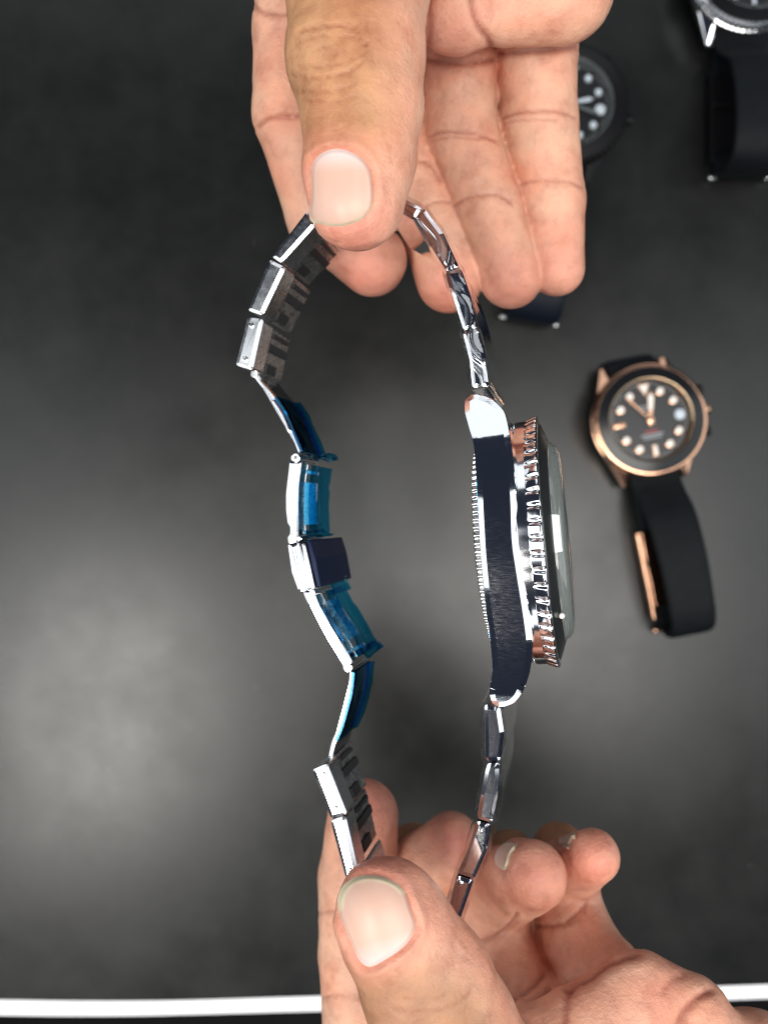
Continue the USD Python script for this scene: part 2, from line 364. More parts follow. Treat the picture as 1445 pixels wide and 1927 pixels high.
if 'NoError' in str(case.status()):
    case = case - boxloc(-30, 30, u0 - 2, u0 + 6.5, -10.2, 10.2) - boxloc(-30, 30, u1 - 6.5, u1 + 2, -10.2, 10.2)
    cq = case.to_mesh(); case_mesh = (cq.vert_properties[:, :3], cq.tri_verts)
else: case_mesh = (Vall, Fc)
put(watch, 'case', case_mesh, 'steel_smudged', smooth=4.5)

# --- bezel, insert, crystal, case back (revolved about the dial axis)
nb0 = float(fr(0)) - 0.3
UC = 0.5 * (trace(1000, 780, 0)[1] + trace(1035, 1259, 0)[1])
C = (UC, 0.0)
NT = 56
def teeth(i, pn, pr, th):
    x = np.cos(th * NT)
    return pr - TP[i] * 0.38 * (0.5 - 0.5 * np.tanh(2.6 * (x + 0.6)))
bz = [(0, 18.6), (0.0, 19.55), (0.12, 19.75), (0.3, 19.82), (1.7, 19.82), (1.85, 19.88), (2.1, 20.02), (2.5, 20.16), (2.9, 20.31), (3.3, 20.46), (3.5, 20.47), (3.65, 20.35), (3.8, 19.9), (3.84, 19.3), (3.7, 18.8)]
TP = [0, 0, 0, 0, 0, 0.15, 0.55, 0.9, 1.0, 1.0, 1.0, 0.9, 0.3, 0, 0]
put(watch, 'bezel', revolve([(nb0 + a, r) for a, r in bz], NT * 20, C, teeth), 'steel_bezel', smooth=70)
put(watch, 'bezel_insert', revolve([(nb0 + 3.6, 19.25), (nb0 + 3.88, 19.2), (nb0 + 4.05, 18.9), (nb0 + 4.95, 16.4), (nb0 + 4.9, 16.2), (nb0 + 3.6, 16.2)], 160, C), 'bezel_black', smooth=30)
put(watch, 'dial', revolve([(nb0 + 2.0, 0.01), (nb0 + 2.0, 15.4), (nb0 + 1.5, 15.4), (nb0 + 1.5, 0.01)][::-1], 96, C), 'dial_green', smooth=30)
put(watch, 'rehaut', revolve([(nb0 + 2.0, 14.6), (nb0 + 4.5, 15.9), (nb0 + 4.5, 16.1), (nb0 + 2.0, 16.1)], 96, C), 'steel_brushed', smooth=30)
put(watch, 'crystal', revolve([(nb0 + 4.0, 0.01), (nb0 + 4.0, 16.1), (nb0 + 5.0, 16.1), (nb0 + 5.5, 15.9), (nb0 + 6.1, 15.3), (nb0 + 6.5, 14.3), (nb0 + 6.8, 12), (nb0 + 7.0, 7), (nb0 + 7.05, 0.01)], 160, C), 'crystal', smooth=25)
put(watch, 'crystal_painted_reflection', (lambda th, pr: (np.vstack([loc(np.full(len(th), nb0 + a_), C[0] + b_ * np.sin(th), -b_ * np.cos(th)) for a_, b_ in pr]),
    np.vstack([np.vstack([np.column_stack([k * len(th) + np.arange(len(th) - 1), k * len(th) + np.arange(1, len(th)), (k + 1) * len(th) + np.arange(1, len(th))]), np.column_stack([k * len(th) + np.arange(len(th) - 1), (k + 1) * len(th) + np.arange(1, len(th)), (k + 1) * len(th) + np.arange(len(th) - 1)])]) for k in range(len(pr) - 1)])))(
    np.linspace(-0.26, 0.08, 24), [(4.9, 16.12), (4.9, 16.17), (5.02, 16.17), (5.52, 15.97), (6.0, 15.47), (6.0, 15.40)]), 'painted_reflection', smooth=40)  # pale arc painting a window reflection onto the glass
pl = trace(1076, 1152, -10)
put(watch, 'luminous_pip', (lambda s: (s.vertices * 0.45 + loc(nb0 + 5.0, pl[1], -17.2 * math.cos(math.asin(max(-1, min(1, (pl[1] - UC) / 17.5))))), s.faces))(trimesh.creation.icosphere(2)), 'lume', smooth=True)
nc = float(fl(0))
cb = [(nc + 1.0, 17.5), (nc - 0.2, 17.5), (nc - 0.35, 17.3), (nc - 1.05, 17.2), (nc - 1.2, 16.8), (nc - 1.45, 12), (nc - 1.45, 0.01)]
TP2 = [0, 0, 0.8, 0.8, 0.4, 0, 0]
def knurl(i, pn, pr, th): return pr + 0.28 * TP2[i] * np.sign(np.sin(th * 90)) * np.abs(np.sin(th * 90)) ** 0.5
put(watch, 'case_back', revolve(cb, 180 * 8, C, knurl), 'steel_dull', smooth=30)

# --- bracelet
NEAR = -9.6
def links(px, w=NEAR, mat='steel', inner_side=None, wend=None, centre='steel_brushed', r=0.45, b=0.62):
    if inner_side is not None: mat = 'steel_satin'
    wend = -w if wend is None else wend
    tot = wend - w; a = w + tot * 0.27; c = wend - tot * 0.27
    pg = rounded(Polygon(tr(px, w)).buffer(0.12, join_style=2), r)
    put(watch, 'outer_link', prism(pg, w, a - 0.06, b, cham=True), mat, smooth=8)
    cen = pg.buffer(-0.28)
    if inner_side is not None:       # the folded centre link is hollow on its inner side
        q = trace(*inner_side, w); o = np.array(pg.centroid.coords[0]); d = np.array(q) - o; d /= np.linalg.norm(d)
        from shapely import affinity
        cen = cen.intersection(affinity.translate(pg.buffer(-0.1), -d[0] * 0.55, -d[1] * 0.55))
        centre = 'steel_dull'
        if cen.geom_type != 'Polygon': cen = pg.buffer(-0.3)
    cl_ = put(watch, 'centre_link', prism(cen, a, c, 0.2), centre)
    if inner_side is not None:
        p2, p3 = np.array(trace(*px[2], w)), np.array(trace(*px[3], w)); out = np.array(pg.centroid.coords[0]) - 0.5 * (p2 + p3); out /= np.linalg.norm(out)
        for t0_, t1_, wa, wb in ((0.06, 0.26, a + 0.9, 0.6), (0.50, 0.66, a + 0.2, c - 0.3), (0.80, 0.88, a + 1.2, c - 0.8)):
            q0, q1 = p2 + (p3 - p2) * t0_ + out * 0.38, p2 + (p3 - p2) * t1_ + out * 0.38
            put(cl_, 'hollow_shade_plate', prism(LineString([q0, q1]).buffer(0.24, cap_style=2), wa, wb, 0.08), 'hollow_shade_black')  # thin black plates stand in for the shade inside the hollows
    return pg
pgs = {}
pgs['A'] = links([(578, 396), (512, 482), (528, 493), (593, 421)], inner_side=(600, 470))
pgs['B'] = links([(507, 488), (467, 583), (492, 592), (535, 502)], inner_side=(560, 560))
pgs['C'] = links([(466, 597), (444, 686), (472, 695), (493, 600)], inner_side=(560, 670))
pgs['A2'] = links([(583, 392), (640, 360), (655, 380), (596, 416)])
pgs['D2'] = links([(642, 358), (716, 352), (717, 375), (657, 380)])
pgs['D3'] = links([(719, 352), (792, 390), (780, 411), (719, 376)])
pgs['D'] = links([(797, 391), (832, 437), (861, 499), (841, 509), (812, 462), (783, 410)])
pgs['E'] = links([(866, 505), (884, 558), (896, 615), (872, 619), (855, 565), (838, 512)])
pgs['F'] = links([(899, 621), (911, 668), (918, 726), (889, 728), (884, 676), (871, 625)])
pgs['G'] = links([(588, 1450), (623, 1541), (651, 1534), (613, 1439)], inner_side=(700, 1460))
pgs['H'] = links([(622, 1546), (651, 1655), (671, 1640), (648, 1538)], inner_side=(710, 1580))
pgs['H2'] = links([(652, 1658), (673, 1644), (712, 1756), (694, 1770)])
pgs['H3'] = links([(698, 1775), (714, 1758), (782, 1795), (774, 1820)])
pgs['K3'] = links([(780, 1820), (788, 1796), (836, 1748), (850, 1768)])
pgs['I'] = links([(912, 1326), (939, 1334), (946, 1380), (940, 1432), (914, 1431)])
pgs['J'] = links([(914, 1451), (918, 1438), (937, 1438), (938, 1485), (925, 1549), (899, 1541), (905, 1500)])
pgs['K'] = links([(897, 1547), (921, 1555), (914, 1604), (892, 1654), (862, 1645), (882, 1600)])
pgs['K2'] = links([(860, 1650), (889, 1660), (854, 1762), (838, 1744)])
for (x, y, rr) in [(608, 1460, 0.5), (631, 1524, 0.5), (658, 1640, 0.45), (460, 675, 0.5), (472, 611, 0.45), (864, 1664, 0.55), (903, 1566, 0.35)]:
    q = put(watch, 'link_pin', cyl_w(x, y, NEAR - 0.25, NEAR + 1.0, rr), 'steel')
    put(q, 'pin_slot', cyl_w(x, y, NEAR - 0.32, NEAR - 0.1, rr * 0.5, 10), 'steel_dark')

# --- clasp: four hinged blades, lock block, blue protective film
def strip(px, w, th, off=0.0):
    ls = LineString(tr(px, w))
    if off: ls = ls.parallel_offset(abs(off), 'left' if off > 0 else 'right')
    return ls.buffer(th / 2, cap_style=2, join_style=1)
def smooth_line(px, k=24):
    p = np.array(px, float); d = np.concatenate([[0], np.cumsum(np.linalg.norm(np.diff(p, axis=0), axis=1))]); f = PchipInterpolator(d, p); return [tuple(q) for q in f(np.linspace(0, d[-1], k))]
WB = -4.9
b1 = smooth_line([(478, 702), (494, 723), (515, 747), (535, 778), (551, 815), (566, 851)])
b2 = smooth_line([(556, 872), (550, 915), (549, 960), (552, 1004), (557, 1030)])
b3 = smooth_line([(580, 1113), (592, 1148), (612, 1186), (634, 1220), (655, 1251)])
b4 = smooth_line([(662, 1264), (659, 1300), (650, 1338), (640, 1372), (628, 1400), (622, 1430)])
put(watch, 'clasp_blade', prism(strip(b1, WB, 0.85), WB, 4.6, 0.34, n=130, cham=True), 'steel', smooth=8)
put(watch, 'clasp_blade', prism(strip(b1[8:18], WB - .6, 0.6, 0.55), WB - 0.6, WB + 0.9, 0.2, n=80), 'steel')
put(watch, 'clasp_blade', prism(rounded(tr([(545, 869), (538, 929), (538, 960), (541, 984), (546, 992), (546, 1004), (541, 1012), (543, 1024), (560, 1024), (561, 1000), (560, 950), (561, 915), (567, 869)], WB), 0.25), WB, WB + 3.0, 0.30, n=150, cham=True), 'steel', smooth=8)
put(watch, 'clasp_blade', prism(rounded(tr([(569, 1112), (580, 1140), (596, 1172), (614, 1206), (645, 1256), (664, 1248), (640, 1203), (614, 1160), (600, 1140), (590, 1112)], WB), 0.25), WB, WB + 3.0, 0.30, n=150, cham=True), 'steel', smooth=8)
put(watch, 'clasp_blade', prism(strip(b4, WB, 0.85), WB, 4.6, 0.34, n=130, cham=True), 'steel', smooth=8)
# satin plates of the two middle blades, under the film
plate2 = smooth_line([(566, 871), (560, 915), (559, 960), (562, 1006)]); plate3 = smooth_line([(592, 1122), (612, 1160), (636, 1198), (661, 1243)])
for rb in (plate2, plate3):
    put(watch, 'blade_plate', prism(strip(rb, WB, 0.5, 0.0), WB + 3.0, 4.6, 0.12, n=110), 'steel_brushed')
def wedge(px, w0, w1, base, rise):
    p = np.array(tr(px, WB)); t = np.gradient(p, axis=0); t /= np.linalg.norm(t, axis=1, keepdims=True); nn = np.column_stack([-t[:, 1], t[:, 0]])
    if nn[:, 0].mean() < 0: nn = -nn
    V = []
    for h_, w_ in ((base, w0), (base + 0.5 * rise + 0.12, 0.5 * (w0 + w1)), (base + rise, w1), (base, w1 + 0.2)):
        q = p + nn * h_; V.append(loc(q[:, 0], q[:, 1], np.full(len(q), w_)))
    n_ = len(p); f = []
    for r in range(4):
        for i in range(n_ - 1):
            a, b, c, d = r * n_ + i, r * n_ + i + 1, ((r + 1) % 4) * n_ + i + 1, ((r + 1) % 4) * n_ + i; f += [[a, b, c], [a, c, d]]
    e = n_ - 1; f += [[0, n_, 2 * n_], [0, 2 * n_, 3 * n_], [e, 2 * n_ + e, n_ + e], [e, 3 * n_ + e, 2 * n_ + e]]
    v = np.vstack(V); f = np.array(f)
    if trimesh.Trimesh(v, f, process=False).volume < 0: f = f[:, ::-1]
    return v, f
for rb in (plate2[2:4], plate2[6:21], plate3[3:18], plate3[20:22]):
    put(watch, 'added_gleam_wedge', wedge(rb, -2.2, -0.4, 0.2, 1.75), 'steel_brushed')  # added wedges, tilted to catch side light and gleam through the film
for (x, y) in [(556, 861), (654, 1257)]:
    h = put(watch, 'hinge', cyl_w(x, y, WB - 0.1, 4.8, 0.85, 28), 'steel')
    put(h, 'hinge_bore', cyl_w(x, y, WB - 0.14, WB + 0.02, 0.35, 16), 'steel_dark')
put(watch, 'hinge', cyl_w(478, 703, WB - 0.1, 5.0, 0.7, 20), 'steel_dull')
put(watch, 'hinge', cyl_w(622, 1430, WB - 0.1, 5.0, 0.6, 20), 'steel_dull')
# lock block
put(watch, 'lock_cover', prism(rounded(tr([(540, 1023), (561, 1020), (569, 1050), (582, 1112), (561, 1114), (548, 1078)], -9.2), 0.4), -9.2, 7.0, 0.75, n=90, cham=True), 'steel', smooth=8)
put(watch, 'lock_plate', prism(rounded(tr([(566, 1021), (574, 1024), (583, 1062), (593, 1108), (585, 1112), (573, 1066)], -9.0), 0.25), -9.0, 6.5, 0.3, n=80), 'steel_brushed')
put(watch, 'lock_block', prism(rounded(tr([(576, 1017), (584, 1016), (594, 1050), (604, 1104), (596, 1106), (586, 1068)], -8.6), 0.2), -8.6, 8.5, 0.3, n=80), 'block_navy')
for (x, y) in [(562, 1014), (587, 1116)]: put(watch, 'spring_bar', cyl_w(x, y, WB - 0.6, 5, 0.55, 20), 'steel')
def film(px, w0, w1, off, wob=0.25, name='protective_film', mat='blue_film', label=None):
    p = np.array(tr(px, WB)); t = np.gradient(p, axis=0); t /= np.linalg.norm(t, axis=1, keepdims=True); nn = np.column_stack([-t[:, 1], t[:, 0]])
    if (nn[:, 0].mean()) < 0: nn = -nn
    ws = np.linspace(w0, w1, 14); V = []
    for k, w in enumerate(ws):
        e = off + wob * (meshkit.noise(np.column_stack([p * 0.6, np.full(len(p), w * 0.35)]), 3) - 0.5) + (0.10 * max(0, k - 9) * wob * 4)
        ww = w + (0.9 * (meshkit.noise(np.column_stack([p * 0.8, np.full(len(p), 3.0)]), 5) - 0.5) if k == len(ws) - 1 else 0)
        q = p + nn * e[:, None]; V.append(loc(q[:, 0], q[:, 1], ww))
    n_ = len(p); V = np.vstack(V); f = []
    for r in range(len(ws) - 1):
        i = np.arange(n_ - 1); f += [np.column_stack([r * n_ + i, r * n_ + i + 1, (r + 1) * n_ + i + 1]), np.column_stack([r * n_ + i, (r + 1) * n_ + i + 1, (r + 1) * n_ + i])]
    put(watch, name, (V, np.vstack(f)), mat, smooth=True, label=label)
put(watch, 'protective_film', prism(strip(b1[8:], WB, 0.62, -0.26 if HAND > 0 else 0.26), WB - 0.14, 4.8, 0.12, n=90), 'blue_film')
film(b1[8:], WB + 0.3, 5.4, 0.7)
film(plate2, WB + 0.6, 4.9, 1.9, 0.3)
film(smooth_line([(562, 1004), (574, 1016), (596, 1020)], 8), WB + 0.7, 4.8, 0.75, 0.3)
film(smooth_line([(597, 1096), (604, 1112), (612, 1128)], 8), WB + 0.6, 4.8, 1.4, 0.3)
film(plate3, WB + 0.6, 4.9, 1.9, 0.3)
put(watch, 'protective_film', prism(strip(b4[:19], WB, 0.62, -0.26 if HAND > 0 else 0.26), WB - 0.14, 4.8, 0.12, n=90), 'blue_film')
film(b4[:19], WB + 0.3, 5.4, 0.7)
for (x, y) in [(585, 862), (676, 1238)]:
    pts_ = [(x - 16, y - 8), (x - 6, y + 3), (x + 4, y - 4), (x + 12, y + 6), (x + 20, y)]
    film(smooth_line(pts_, 20), WB + 1.0, 4.0, 0.3, 0.6)

# --- clear plastic wrap around the bracelet arms
def wrap(keys, extra_px=None, ww=10.0, d=0.35):
    g = unary_union([pgs[k].buffer(0.9) for k in keys]).buffer(-0.9 + d)
    if g.geom_type != 'Polygon': g = max(g.geoms, key=lambda a: a.area)
    p = resample(g, 150); ws = np.linspace(-ww, ww + 0.6, 26); V = []
    for k, w in enumerate(ws):
        e = 0.3 * np.clip(meshkit.noise(np.column_stack([p * 0.30, np.full(len(p), w * 0.05)]), 11) - 0.35, 0, 1)
        c = np.array(g.centroid.coords[0]); t = np.roll(p, -1, 0) - np.roll(p, 1, 0); t /= np.linalg.norm(t, axis=1, keepdims=True)
        nn = np.column_stack([t[:, 1], -t[:, 0]]); nn *= (1 if Polygon(p).exterior.is_ccw else -1)
        q = p + nn * e[:, None]; V.append(loc(q[:, 0], q[:, 1], w + 0.5 * (meshkit.noise(np.column_stack([p * 0.7, np.zeros(len(p))]), 2) - 0.5)))
    n_ = len(p); V = np.vstack(V); f = []
    for r in range(len(ws) - 1):
        i = np.arange(n_); j = (i + 1) % n_; f += [np.column_stack([r * n_ + i, r * n_ + j, (r + 1) * n_ + j]), np.column_stack([r * n_ + i, (r + 1) * n_ + j, (r + 1) * n_ + i])]
    put(watch, 'plastic_wrap', (V, np.vstack(f)), 'plastic_wrap', smooth=True)
wrap(['D3', 'D', 'E', 'F']); wrap(['I', 'J', 'K', 'K2'], d=0.5)
def fold(keys, seed, amp=0.34):
    """crinkled film folded over the near side of a bracelet arm"""
    g = unary_union([pgs[k].buffer(0.5) for k in keys]).buffer(-0.55)
    if g.geom_type != 'Polygon': g = max(g.geoms, key=lambda a: a.area)
    b0 = g.bounds; h = 0.16; xs = np.arange(b0[0], b0[2], h); ys = np.arange(b0[1], b0[3], h); X, Y = np.meshgrid(xs, ys, indexing='ij')
    import shapely
    ok = shapely.contains_xy(g, X, Y); ax_ = np.array(pgs[keys[0]].centroid.coords[0]) - np.array(pgs[keys[-1]].centroid.coords[0]); ax_ /= np.linalg.norm(ax_)
    a_ = X * ax_[0] + Y * ax_[1]; c_ = -X * ax_[1] + Y * ax_[0]; c_ = c_ + 0.9 * np.sin(a_ * 0.55 + seed)
    H_ = np.abs(meshkit.noise(np.stack([c_ * 1.1, a_ * 0.16, 0 * a_ + seed], -1), seed) - 0.5) * 2
    Z = NEAR - 0.12 - amp * (1 - H_) ** 2.0
    v = loc(X, Y, Z).reshape(-1, 3); I = np.arange(X.size).reshape(X.shape)
    q = ok[:-1, :-1] & ok[1:, :-1] & ok[1:, 1:] & ok[:-1, 1:]; A_, B_, C_, D_ = I[:-1, :-1][q], I[1:, :-1][q], I[1:, 1:][q], I[:-1, 1:][q]
    f = np.vstack([np.column_stack([A_, B_, C_]), np.column_stack([A_, C_, D_])]); u_, inv = np.unique(f, return_inverse=True)
    put(watch, 'plastic_wrap', (v[u_], inv.reshape(-1, 3)), 'plastic_fold', smooth=True)
fold(['D', 'E', 'F'], 3); fold(['K'], 5, 0.10)

# ------------------------------------------------------------------ hands: signed distance fields meshed by surface nets
def cap_sdf(p, a, b, ra, rb, s):
    sc = np.array([1, 1, 1 / s]); a_, b_ = a * sc, b * sc; q = p * sc
    ab = b_ - a_; t = np.clip(((q - a_) @ ab) / (ab @ ab + 1e-9), 0, 1)
    return (np.linalg.norm(q - a_ - t[..., None] * ab, axis=-1) - (ra + (rb - ra) * t)) * (0.5 + 0.5 * s)
def smin(a, b, k):
    h = np.clip(0.5 + 0.5 * (b - a) / k, 0, 1); return b + (a - b) * h - k * h * (1 - h)
class Hand:
    """groups: name -> (list of joints (px, py, depth, radius px), flattening, inner blend); palm groups merge softly"""
    def __init__(s, groups, order): s.g, s.order = groups, order
    def prims(s, name):
        js, fl, k = s.g[name][:3]
        if s.g[name][3:] and s.g[name][3] == 'blobs': pairs = js
        else: pairs = list(zip(js[:-1], js[1:]))
        for A, B in pairs:
            yield P(*A[:3]), P(*B[:3]), A[3] * A[2] / F, B[3] * B[2] / F, fl, k
    def group(s, name, p):
        d = None
        for a, b, ra, rb, fl, k in s.prims(name):
            x = cap_sdf(p, a, b, ra, rb, fl); d = x if d is None else smin(d, x, k)
        return d
    def mesh(s, lo, hi, h, pairs):
        ax = [np.arange(lo[i], hi[i] + h, h) for i in range(3)]; shape = [len(a) for a in ax]
        D = np.full(shape, 8.0, np.float32); G = {}
        for name in s.order:
            g = np.full(shape, 8.0, np.float32)
            for a, b, ra, rb, fl, k in s.prims(name):
                r = max(ra, rb) + 5
                sl = tuple(slice(max(0, int((min(a[i], b[i]) - r - lo[i]) / h)), max(1, int((max(a[i], b[i]) + r - lo[i]) / h) + 2)) for i in range(3))
                X = np.stack(np.meshgrid(*[ax[i][sl[i]] for i in range(3)], indexing='ij'), -1)
                if 0 in X.shape: continue
                g[sl] = smin(g[sl], np.minimum(cap_sdf(X, a, b, ra, rb, fl), 8).astype(np.float32), k)
            G[name] = g
        for name in s.order: D = smin(D, G[name], pairs.get(name, 0.5))
        # box cap at the grid border
        D[0], D[-1], D[:, 0], D[:, -1], D[:, :, 0], D[:, :, -1] = [np.maximum(x, 0.4) for x in (D[0], D[-1], D[:, 0], D[:, -1], D[:, :, 0], D[:, :, -1])]
        return nets(D, np.array(lo, float), h)
def nets(D, lo, h):
    S = D < 0; nx, ny, nz = D.shape
    c = [(i, j, k) for i in (0, 1) for j in (0, 1) for k in (0, 1)]
    sh = lambda A, o: A[o[0]:nx - 1 + o[0], o[1]:ny - 1 + o[1], o[2]:nz - 1 + o[2]]
    cnt = sum(sh(S, o).astype(np.int8) for o in c); act = (cnt > 0) & (cnt < 8)
    idx = np.argwhere(act); vid = np.full(act.shape, -1, np.int64); vid[act] = np.arange(len(idx))
    acc = np.zeros((len(idx), 3)); num = np.zeros(len(idx))
    for a in range(8):
        for b in range(a + 1, 8):
            oa, ob = np.array(c[a]), np.array(c[b])
            if np.abs(oa - ob).sum() != 1: continue
            da = D[tuple((idx + oa).T)].astype(float); db = D[tuple((idx + ob).T)].astype(float); m = (da < 0) != (db < 0)
            t = np.where(m, da / np.where(m, da - db, 1), 0); acc += np.where(m[:, None], oa + t[:, None] * (ob - oa), 0); num += m
    v = lo + h * (idx + acc / num[:, None]); F_ = []
    for ax in range(3):
        o = [0, 0, 0]; o[ax] = 1
        A = S[tuple(slice(0, n_ - o[i]) for i, n_ in enumerate(S.shape))]; B = S[tuple(slice(o[i], n_) for i, n_ in enumerate(S.shape))]
        e = np.argwhere(A != B); b1_, b2_ = (ax + 1) % 3, (ax + 2) % 3
        ok = (e[:, b1_] > 0) & (e[:, b2_] > 0) & (e[:, b1_] < S.shape[b1_] - 1) & (e[:, b2_] < S.shape[b2_] - 1); e = e[ok]
        inside = S[tuple(e.T)]
        def cell(da, db): q = e.copy(); q[:, b1_] -= da; q[:, b2_] -= db; return vid[tuple(q.T)]
        q = np.column_stack([cell(1, 1), cell(0, 1), cell(0, 0), cell(1, 0)]); q = np.where(inside[:, None], q, q[:, ::-1])
        F_ += [q[:, [0, 1, 2]], q[:, [0, 2, 3]]]
    return v, np.vstack(F_)
import scipy.sparse as sp
def smooth_mesh(v, f, it=6, lam=0.5, mu=-0.52):
    n_ = len(v); i = f.ravel(); j = f[:, [1, 2, 0]].ravel()
    A = sp.coo_matrix((np.ones(len(i)), (i, j)), (n_, n_)).tocsr(); A = ((A + A.T) > 0).astype(float); d = np.asarray(A.sum(1)).ravel(); d[d == 0] = 1; L = sp.diags(1 / d) @ A
    for _ in range(it):
        v = v + lam * (L @ v - v); v = v + mu * (L @ v - v)
    return v, L
def vnormals(v, f):
    n_ = np.zeros_like(v); fn = np.cross(v[f[:, 1]] - v[f[:, 0]], v[f[:, 2]] - v[f[:, 0]])
    for k in range(3):
        for c in range(3): n_[:, c] += np.bincount(f[:, k], fn[:, c], len(v))
    return n_ / (np.linalg.norm(n_, axis=1, keepdims=True) + 1e-12)
def project(v):
    d = CAMZ - v[:, 2]; return np.column_stack([CX + v[:, 0] / d * F, CY - v[:, 1] / d * F]), d
def seg_dist(p, line):
    best = np.full(len(p), 1e9)
    for a, b in zip(line[:-1], line[1:]):
        a, b = np.array(a, float), np.array(b, float); ab = b - a; t = np.clip(((p - a) @ ab) / (ab @ ab), 0, 1)
        best = np.minimum(best, np.linalg.norm(p - a - t[:, None] * ab, axis=1))
    return best
PINK, TAN, TIP = np.array([0.58, 0.30, 0.205]), np.array([0.40, 0.205, 0.105]), np.array([0.58, 0.225, 0.165])
def build_hand(label, hand, lo, hi, h, pairs, creases, nails, dorsal, tips, origin, name='hand', tan=1.0):
    v, f = hand.mesh(lo, hi, h, pairs)
    v, L = smooth_mesh(v, f, 8)
    if trimesh.Trimesh(v, f, process=False).volume < 0: f = f[:, ::-1]
    gd = np.stack([hand.group(g, v) for g in hand.order], 1); lab = np.argmin(gd, 1); names = np.array(hand.order)
    nor = vnormals(v, f); px, dep = project(v)
    toc = CAM - v; toc /= np.linalg.norm(toc, axis=1, keepdims=True); facing = (nor * toc).sum(1)
    col = np.tile(PINK, (len(v), 1))
    big = meshkit.fbm(v * 0.11, 3, 21)[:, None]
    col = col * (0.88 + 0.26 * big) + (meshkit.fbm(v * 0.16, 3, 5)[:, None] - 0.5) * np.array([0.03, -0.13, -0.11])
    for g, (x, y), r, amt in tips:
        w = np.exp(-(np.hypot(px[:, 0] - x, px[:, 1] - y) / r) ** 2) * (names[lab] == g) * amt; col = col * (1 - w[:, None]) + TIP * w[:, None]
    for g, fun in dorsal.items():
        w = np.clip(fun(px, nor), 0, 1) * (names[lab] == g); w = L @ (L @ w); col = col * (1 - w[:, None]) + TAN * tan * (0.9 + 0.25 * meshkit.fbm(v * 0.3, 3, 9)[:, None]) * w[:, None]
    disp = np.zeros(len(v))
    disp += 0.22 * (meshkit.fbm(v * 0.16, 3, 2) - 0.5) * 2 + 0.05 * (meshkit.fbm(v * 0.9, 2, 3) - 0.5)
    for g, line, depth, wid in creases:
        m = (facing > -0.1) & np.isin(names[lab], g if isinstance(g, (list, tuple)) else [g])
        d = np.where(m, seg_dist(px, smooth_line(line, 16)) * dep / F, 99.0)
        d = d + 0.35 * wid * (meshkit.noise(v * 1.2, 8) - 0.5)
        e = np.exp(-(d / (0.8 * wid)) ** 2); disp -= 0.9 * depth * e; disp += 0.12 * depth * np.exp(-((d - 2.2 * wid) / (1.4 * wid)) ** 2)
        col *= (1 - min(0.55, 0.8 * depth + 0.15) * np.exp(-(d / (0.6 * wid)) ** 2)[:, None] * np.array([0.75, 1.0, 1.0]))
    for nl_ in nails:
        m = (facing > -0.15) & (names[lab] == nl_['g'])
        poly = Polygon(smooth_closed(nl_['px']))
        bd = np.array(poly.exterior.coords); near_ = m & (np.hypot(px[:, 0] - bd[:, 0].mean(), px[:, 1] - bd[:, 1].mean()) < 220)
        ii = np.where(near_)[0]; dd = seg_dist(px[ii], bd) * dep[ii] / F
        ins = np.array([poly.contains(Point(*q)) for q in px[ii]]); sd = np.where(ins, -dd, dd)
        free = np.clip(seg_dist(px[ii], nl_['free']) * dep[ii] / F / 2.2, 0, 1)      # no fold along the free edge
        disp[ii] += np.where(sd < 0.0, -0.55 * np.clip(-sd / 0.7, 0, 1), 0) + nl_.get('fold', 0.4) * np.exp(-((sd - 0.75) / 0.7) ** 2) * free - 0.35 * np.exp(-(sd / 0.3) ** 2) * free
        w = np.exp(-((sd - 0.25) / 0.45) ** 2) * free; col[ii] *= 1 - w[:, None] * np.array([0.10, 0.22, 0.24])
        w = np.clip(1 - np.abs(sd) / 4, 0, 1) * 0.35; col[ii] = col[ii] * (1 - w[:, None]) + TIP * 0.98 * w[:, None]
    v2 = v + nor * disp[:, None]
    T = thing(name, label, 'hand', origin)
    put(T, 'skin', (v2, f), 'skin', smooth=True, col=np.clip(col, 0.01, 0.95))
    for nl_ in nails: nail(T, hand, nl_)
    print(name, len(v), len(f))
def smooth_closed(px, k=90):
    p = np.array(list(px) + [px[0]], float)
    from scipy.interpolate import splprep, splev
    tck, _ = splprep(p.T, s=0, per=1); return np.array(splev(np.linspace(0, 1, k, endpoint=False), tck)).T
def hit(hand, g, xy, t0=80.0, t1=190.0):
    d = np.column_stack([(xy[:, 0] - CX) / F, -(xy[:, 1] - CY) / F, -np.ones(len(xy))]); ln = np.linalg.norm(d, axis=1)
    t = np.full(len(xy), t0)
    for _ in range(70): t = t + np.maximum(hand.group(g, CAM + d * t[:, None]), -2) / ln * 0.8
    return np.where(t < t1, t, np.nan)
